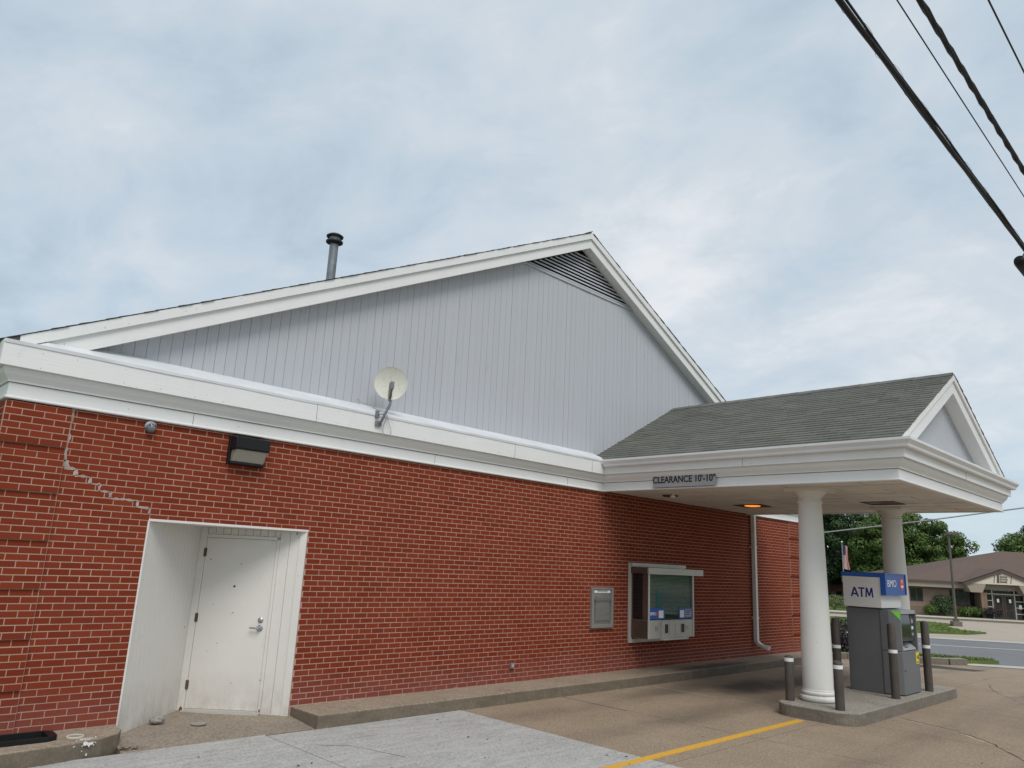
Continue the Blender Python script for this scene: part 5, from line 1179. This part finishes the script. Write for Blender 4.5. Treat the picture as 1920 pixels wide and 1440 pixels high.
# entrance bay
uc = -34.15
for ua, ub in ((-32.05, -32.55), (-35.85, -36.35)):
    p_ = bxo('pier', ua, ub, nf - 1.2, nf + 0.1, BZ - 0.1, 1.35, 'bank_pier', bk2)
ud = uc; uc = uc + 0.45; ug0, ug1 = uc + 3.4, uc - 3.4
mb = MB(); z0, z1 = 2.10, 3.40; ng = nf - 1.75
mb.hexa([SB(ug0 - 0.5, ng, z0), SB(ug1 + 0.5, ng, z0), SB(uc, ng, z1 - 0.28)], [SB(ug0 - 0.5, ng + 1.6, z0), SB(ug1 + 0.5, ng + 1.6, z0), SB(uc, ng + 1.6, z1 - 0.28)]); mb.build('pediment', 'bank_stucco', bk2)
for sg_, uu in ((1, ug0), (-1, ug1)):
    mb = MB(); q = [SB(uu, ng - 0.12, z0 - 0.02), SB(uc, ng - 0.12, z1), SB(uc, ng - 0.12, z1 - 0.26), SB(uu - sg_ * 0.55, ng - 0.12, z0 - 0.08)]; mb.hexa(q, [p + NV * 0.5 for p in q]); mb.build('pediment_trim', 'bank_trim_brown', bk2)
    mb = MB(); q = [SB(uu, ng - 0.1, z0 + 0.04), SB(uc, ng - 0.1, z1 + 0.05), SB(uc, nf + 5, z1 + 0.05), SB(uu, nf + 1.5, z0 + 0.04)]; mb.hexa(q, [p + Vector((0, 0, 0.05)) for p in q]); mb.build('porch_roof', 'shingle_brown', bk2)
    mb = MB(); q = [SB(uu - sg_ * 0.35, ng + 0.02, z0), SB(uc + sg_ * 1.35, ng + 0.02, z0), SB(uc + sg_ * 1.7, ng + 0.02, 1.34), SB(uc + sg_ * 2.65, ng + 0.02, 1.34)]; mb.hexa(q, [p + NV * 1.5 for p in q]); mb.build('porch_bracket', 'bank_fascia', bk2)
uc = ud
bxo('porch_ceiling', uc - 1.7, uc + 1.7, ng + 0.1, nf, 2.02, 2.10, 'bank_trim_brown', bk2)
ent = bxo('entrance_screen', uc - 1.75, uc + 1.75, nf - 0.62, nf - 0.55, BZ, 2.02, 'glass_dark', bk2)
for ua, ub, za, zb_ in ((-0.97, -0.88, BZ, 2.0), (0.88, 0.97, BZ, 2.0), (-1.75, -1.66, BZ, 1.35), (1.66, 1.75, BZ, 1.35), (-1.75, 1.75, 1.22, 1.31), (-0.97, 0.97, 1.92, 2.0)): bxo('mullion', uc + ua, uc + ub, nf - 0.68, nf - 0.625, za, zb_, 'bank_frame', ent)
for zz in (BZ + 0.02, BZ + 0.55, BZ + 1.08, BZ + 1.62):
    for ua, ub in ((-1.66, -0.97), (0.97, 1.66)): bxo('transom', uc + ua, uc + ub, nf - 0.67, nf - 0.625, zz, zz + 0.08, 'bank_frame', ent)
for sg_ in (-1, 1):
    d_ = bxo('entrance_door', uc + sg_ * 0.02, uc + sg_ * 0.86, nf - 0.70, nf - 0.625, BZ + 0.02, 1.2, 'bronze', bk2)
    bxo('pane', uc + sg_ * 0.16, uc + sg_ * 0.72, nf - 0.715, nf - 0.702, BZ + 0.95, 1.08, 'glass_dark', d_); bxo('pane', uc + sg_ * 0.16, uc + sg_ * 0.72, nf - 0.715, nf - 0.702, BZ + 0.2, BZ + 0.88, 'glass_dark', d_)
    bxo('notice', uc + sg_ * 0.5 - 0.09, uc + sg_ * 0.5 + 0.09, nf - 0.725, nf - 0.717, 0.55, 0.85, 'print_white', d_)
bxo('notice', uc - 1.45, uc - 1.2, nf - 0.69, nf - 0.682, 0.05, 0.40, 'print_white', ent)
def textb(body, size, u, n, z, mat, par, **k): return text('lettering', body, size, SB(u, n, z), -UV, (0, 0, 1), mat, par, 0.006, **k)
textb('FIRST IOWA STATE BANK', 0.19, uc, nf - 0.69, 1.62, 'print_white', bk2, sx=0.75)
for i, (tt, sz) in enumerate((('ST', 0.15), ('IOWA', 0.22), ('STATE', 0.22), ('BANK', 0.22))): textb(tt, sz, uc + 0.63, ng - 0.02, 2.98 - i * 0.215, 'bank_trim_brown', bk2, align='LEFT', bold=0.006)
mb = MB(); q = [SB(uc + 0.91, ng - 0.02, 2.24), SB(uc + 0.69, ng - 0.02, 2.24), SB(uc + 0.69, ng - 0.02, 3.0), SB(uc + 0.83, ng - 0.02, 2.95)]; mb.hexa(q, [p + NV * 0.018 for p in q]); mb.build('numeral', 'bank_trim_brown', bk2)
for du in (1.11, -0.27):
    mb = MB(); q = [SB(uc + du + 0.06, ng - 0.02, 2.22), SB(uc + du + 0.01, ng - 0.02, 2.22), SB(uc + du - 0.09, ng - 0.02, 2.85), SB(uc + du - 0.04, ng - 0.02, 2.85)]; mb.hexa(q, [p + NV * 0.018 for p in q]); mb.build('sign_rule', 'bank_trim_brown', bk2)

# lamp post on the traffic island
lp = SB(-24.25, 60.9, BZ - 0.02)
lampp = thing('lamp_post', tuple(lp), 'tall brown parking lot lamp post on the grass island', 'lamp post')
mb = MB(); mb.tube([lp, lp + Vector((0, 0, 6.55))], [0.10, 0.075], 10); mb.build('post', 'pole_brown', lampp, True)
mb = MB(); mb.obox(lp + Vector((0, 0, 0.16)), UV, NV, Z3, 0.30, 0.30, 0.18); mb.build('base', 'concrete_island', lampp)
mb = MB(); mb.obox(lp + Vector((0, 0, 0.44)), UV, NV, Z3, 0.16, 0.16, 0.10); mb.build('shoe', 'pole_brown', lampp)
mb = MB(); hd = lp + Vector((0, 0, 6.62)) - UV * 0.28; mb.obox(hd, UV, NV, Z3, 0.42, 0.20, 0.10); mb.build('lamp_head', 'pole_brown', lampp, bevel=0.03)

# house and flag beyond
hs = SB(-30.5, 116, -1.5)
house = thing('house', tuple(hs), 'low cream building with a maroon roof behind the lawn', 'building')
bxo('wall', -36.5, -25.0, 116, 126, -1.7, 0.35, 'house_cream', house)
mb = MB(); e0 = [SB(-24.2, 115, 0.25), SB(-37.2, 115, 0.25), SB(-37.2, 127, 0.25), SB(-24.2, 127, 0.25)]; r0, r1 = SB(-26.5, 121, 2.3), SB(-35, 121, 2.3)
mb.add(e0 + [r0, r1], [(0, 1, 5, 4), (2, 3, 4, 5), (1, 2, 5), (3, 0, 4), (3, 2, 1, 0)]); mb.build('roof', 'shingle_maroon', house)
for i in range(7):
    u = -26.2 - i * 1.45; f = bxo('window', u, u - 0.7, 115.95, 116.02, -1.2, 0.15, 'bank_trim_brown', house); bxo('pane', u - 0.06, u - 0.64, 115.92, 115.94, -1.12, 0.08, 'glass_dark', f)
fp = SB(-27.3, 100, T(100))
flag = thing('flag_pole', tuple(fp), 'flag pole with a drooping stars and stripes before the dark trees', 'flag pole')
mb = MB(); mb.tube([fp, fp + Vector((0, 0, 7.6))], [0.07, 0.04], 8); mb.build('pole', 'atm_light', flag, True)
mb = MB(); mb.lathe([(0.02, -0.11), (0.09, -0.06), (0.11, 0.0), (0.09, 0.06), (0.02, 0.11)], fp.x, fp.y, 12); mb.v = [(v[0], v[1], v[2] + fp.z + 7.7) for v in mb.v]; mb.build('finial', 'print_white', flag, True)
def flagpt(s_, t_): # s along stripes (hangs down), t across
    return fp + Vector((0, 0, 7.35)) - UV * (0.06 + t_ * 0.62 + 0.10 * math.sin(s_ * 5 + t_ * 3) * s_) + NV * (0.16 * math.sin(t_ * 9 + s_ * 2)) - Vector((0, 0, s_ * 2.9 + t_ * 0.15))
for i in range(13):
    mb = MB(); vs = []; K = 12
    st0 = 0.42 if i < 7 else 0.0
    for j in range(K + 1):
        s_ = st0 + (1 - st0) * j / K; vs.append(flagpt(s_, i / 13)); vs.append(flagpt(s_, (i + 1) / 13))
    mb.add(vs, [(2 * j, 2 * j + 1, 2 * j + 3, 2 * j + 2) for j in range(K)]); mb.build('stripe', 'flag_red' if i % 2 == 0 else 'flag_white', flag)
mb = MB(); vs = []
for j in range(9):
    for i in range(8): vs.append(flagpt(0.42 * j / 8, i / 13))
mb.add(vs, [(j * 8 + i, j * 8 + i + 1, (j + 1) * 8 + i + 1, (j + 1) * 8 + i) for j in range(8) for i in range(7)]); mb.build('canton', 'flag_blue', flag)

# ------------------------------------------------------------------ trees and shrubs
def leaves(mb, r, c, rad, count, size, flat=1.0):
    for i in range(count):
        while True:
            p = Vector((r.uniform(-1, 1), r.uniform(-1, 1), r.uniform(-1, 1)))
            if 0.15 < p.length < 1: break
        p = p.normalized() * (p.length ** 0.55)
        q = c + Vector((p.x * rad[0], p.y * rad[1], p.z * rad[2])); nrm = (p + Vector((r.uniform(-.7, .7), r.uniform(-.7, .7), r.uniform(-.3, .9)))).normalized()
        a = nrm.orthogonal().normalized(); a.rotate(Matrix.Rotation(r.uniform(0, 6.28), 3, nrm)); b2 = nrm.cross(a); s_ = size * r.uniform(0.6, 1.35)
        mb.add([q - a * s_, q - b2 * s_ * 0.55 + nrm * s_ * 0.1, q + a * s_, q + b2 * s_ * 0.55], [(0, 1, 2, 3)])
def tree(name, base, h, rad, crown_lo, clumps, per, size, mat, label, seed, group='trees behind the far bank'):
    r = random.Random(seed); t = thing(name, tuple(base), label, 'tree', group)
    mb = MB(); top = base + Vector((r.uniform(-.4, .4), r.uniform(-.4, .4), h * 0.8)); mb.tube([base - Vector((0, 0, .2)), base + Vector((0.1, 0, h * 0.3)), top], [h * 0.035, h * 0.026, h * 0.008], 9)
    for i in range(9):
        z = h * r.uniform(0.28, 0.6); a = i * 2.4 + r.uniform(-.4, .4); L = rad * r.uniform(0.5, 0.85); s_ = base + Vector((0, 0, z)); mb.tube([s_, s_ + Vector((math.cos(a) * L * 0.5, math.sin(a) * L * 0.5, L * 0.35)), s_ + Vector((math.cos(a) * L, math.sin(a) * L, L * 0.6))], [h * 0.013, h * 0.009, h * 0.003], 6)
    mb.build('trunk', 'bark', t)
    mb = MB(); zc = (h + crown_lo) / 2; hz_ = (h - crown_lo) / 2
    for i in range(clumps):
        while True:
            p = Vector((r.uniform(-1, 1), r.uniform(-1, 1), r.uniform(-1, 1)))
            if p.length < 1: break
        p = p.normalized() * (p.length ** 0.7); wob = r.uniform(0.82, 1.08)
        taper = 1.0 - 0.25 * max(0, p.z)
        c = base + Vector((p.x * rad * wob * taper, p.y * rad * wob * taper, zc + p.z * hz_ * wob)); cr = rad * r.uniform(0.18, 0.34)
        leaves(mb, r, c, (cr, cr, cr * 0.7), per, size)
    mb.build('crown', mat, t)
    return t
def gbase(u, n): return SB(u, n, T(n))
tree('leafy_tree', gbase(-28.2, 112), 16.0, 5.2, 1.6, 85, 330, 0.17, 'leaf_dark', 'dark blue-green tree behind the drooping flag', 41)
tree('leafy_tree', gbase(-35.3, 106), 12.8, 5.0, 1.6, 95, 330, 0.165, 'leaf_mid', 'mid-green broad tree behind the second canopy column', 42)
tree('leafy_tree', gbase(-40.0, 104), 11.6, 3.9, 1.8, 75, 300, 0.16, 'leaf_mid', 'mid-green tree with a ragged edge beside the lamp post top', 43)
tree('leafy_tree', gbase(-41.0, 108), 8.2, 3.6, 1.4, 65, 300, 0.16, 'leaf_dark', 'low dark tree showing just over the lower end of the brown roof', 44)
tree('leafy_tree', gbase(-53.6, 108), 11.2, 5.6, 1.5, 85, 300, 0.17, 'leaf_mid', 'broad green tree rising behind the peak of the brown roof', 45)
tree('leafy_tree', gbase(-32.6, 118), 15.5, 5.0, 1.6, 80, 260, 0.19, 'leaf_dark', 'tall dark tree rising between the flag and the second column', 47)
tree('leafy_tree', gbase(-24.0, 120), 17, 6, 1.5, 80, 260, 0.20, 'leaf_dark', 'tall dark tree behind the maroon-roofed building', 46)
mb = MB(); r = random.Random(77)
for i in range(70):
    c = SB(r.uniform(-95, 30), r.uniform(150, 175), T(160) + r.uniform(1.5, 6.0)); leaves(mb, r, c, (4, 4, 3.5), 110, 0.5)
tag(mb.build('distant_wood', 'leaf_dark'), 'dark wood far behind the buildings across the street', 'wood', kind='stuff')
def shrub(name, u, n, h, rad, mat, label, seed, count=900, size=0.07, z0=0.0, lobes=5, ld=None, group=None):
    r = random.Random(seed); b0 = SB(u, n, T(n) + z0); t = thing(name, tuple(b0), label, 'shrub', group)
    mb = MB()
    for i in range(5): a = i * 1.26; mb.tube([b0 - Vector((0, 0, 0.05)), b0 + Vector((math.cos(a) * rad * 0.5, math.sin(a) * rad * 0.5, h * 0.65))], [0.03, 0.012], 5)
    mb.build('stems', 'bark', t); mb = MB()
    for i in range(lobes): leaves(mb, r, b0 + Vector((r.uniform(-.45, .45) * rad, r.uniform(-.45, .45) * rad, h * r.uniform(0.42, 0.62))), (rad * 0.75, rad * 0.75, h * 0.42), count // lobes, size)
    mb.build('foliage', mat, t)
    return t
BUSH = 'shrubs along the far bank'
shrub('shrub', -27.7, 74.9, 0.95, 0.70, 'leaf_mid', 'round green shrub by the narrow end window of the far bank', 61, z0=0.16)
for i, (uu, hh) in enumerate(((-28.6, 1.75), (-29.6, 1.7))): pass
shrub('spreading_shrub', -28.9, 75.0, 1.85, 1.15, 'leaf_dark', 'large spreading dark shrub against the tan brick wall', 62, 1500, 0.08, 0.16, 6)
shrub('shrub', -30.55, 74.8, 0.95, 0.75, 'leaf_mid', 'rounded green shrub between the large spreading shrub and the lamp post', 63, z0=0.16)
shrub('shrub', -31.55, 74.9, 0.95, 0.7, 'leaf_mid', 'rounded green shrub between lamp post and purple shrub', 64, z0=0.16)
shrub('shrub', -32.7, 74.6, 0.95, 0.95, 'leaf_purple', 'dark purple low shrub beside the entrance pier', 65, z0=0.16)
shrub('shrub', -19.9, 76.5, 1.35, 1.25, 'leaf_light', 'pale green shrub on the lawn past the end of the tan bank', 66, z0=0.16)
shrub('shrub', -18.4, 76.5, 0.9, 0.9, 'leaf_mid', 'low green shrub beside the pale shrub on the lawn', 67, z0=0.16)
shrub('shrub', -26.6, 112, 2.6, 1.4, 'leaf_mid', 'green shrub in front of the maroon-roofed building', 68)
shrub('barberry_shrub', -6.55, 24.75, 1.05, 0.62, 'leaf_purple', 'dark barberry shrub on the verge behind the cash machine', 69, 1500, 0.04, 0.10, 6)
shrub('barberry_shrub', -5.75, 24.85, 1.0, 0.6, 'leaf_purple', 'dark barberry shrub on the verge behind the tall bollard by the column', 70, 1300, 0.04, 0.10, 6)
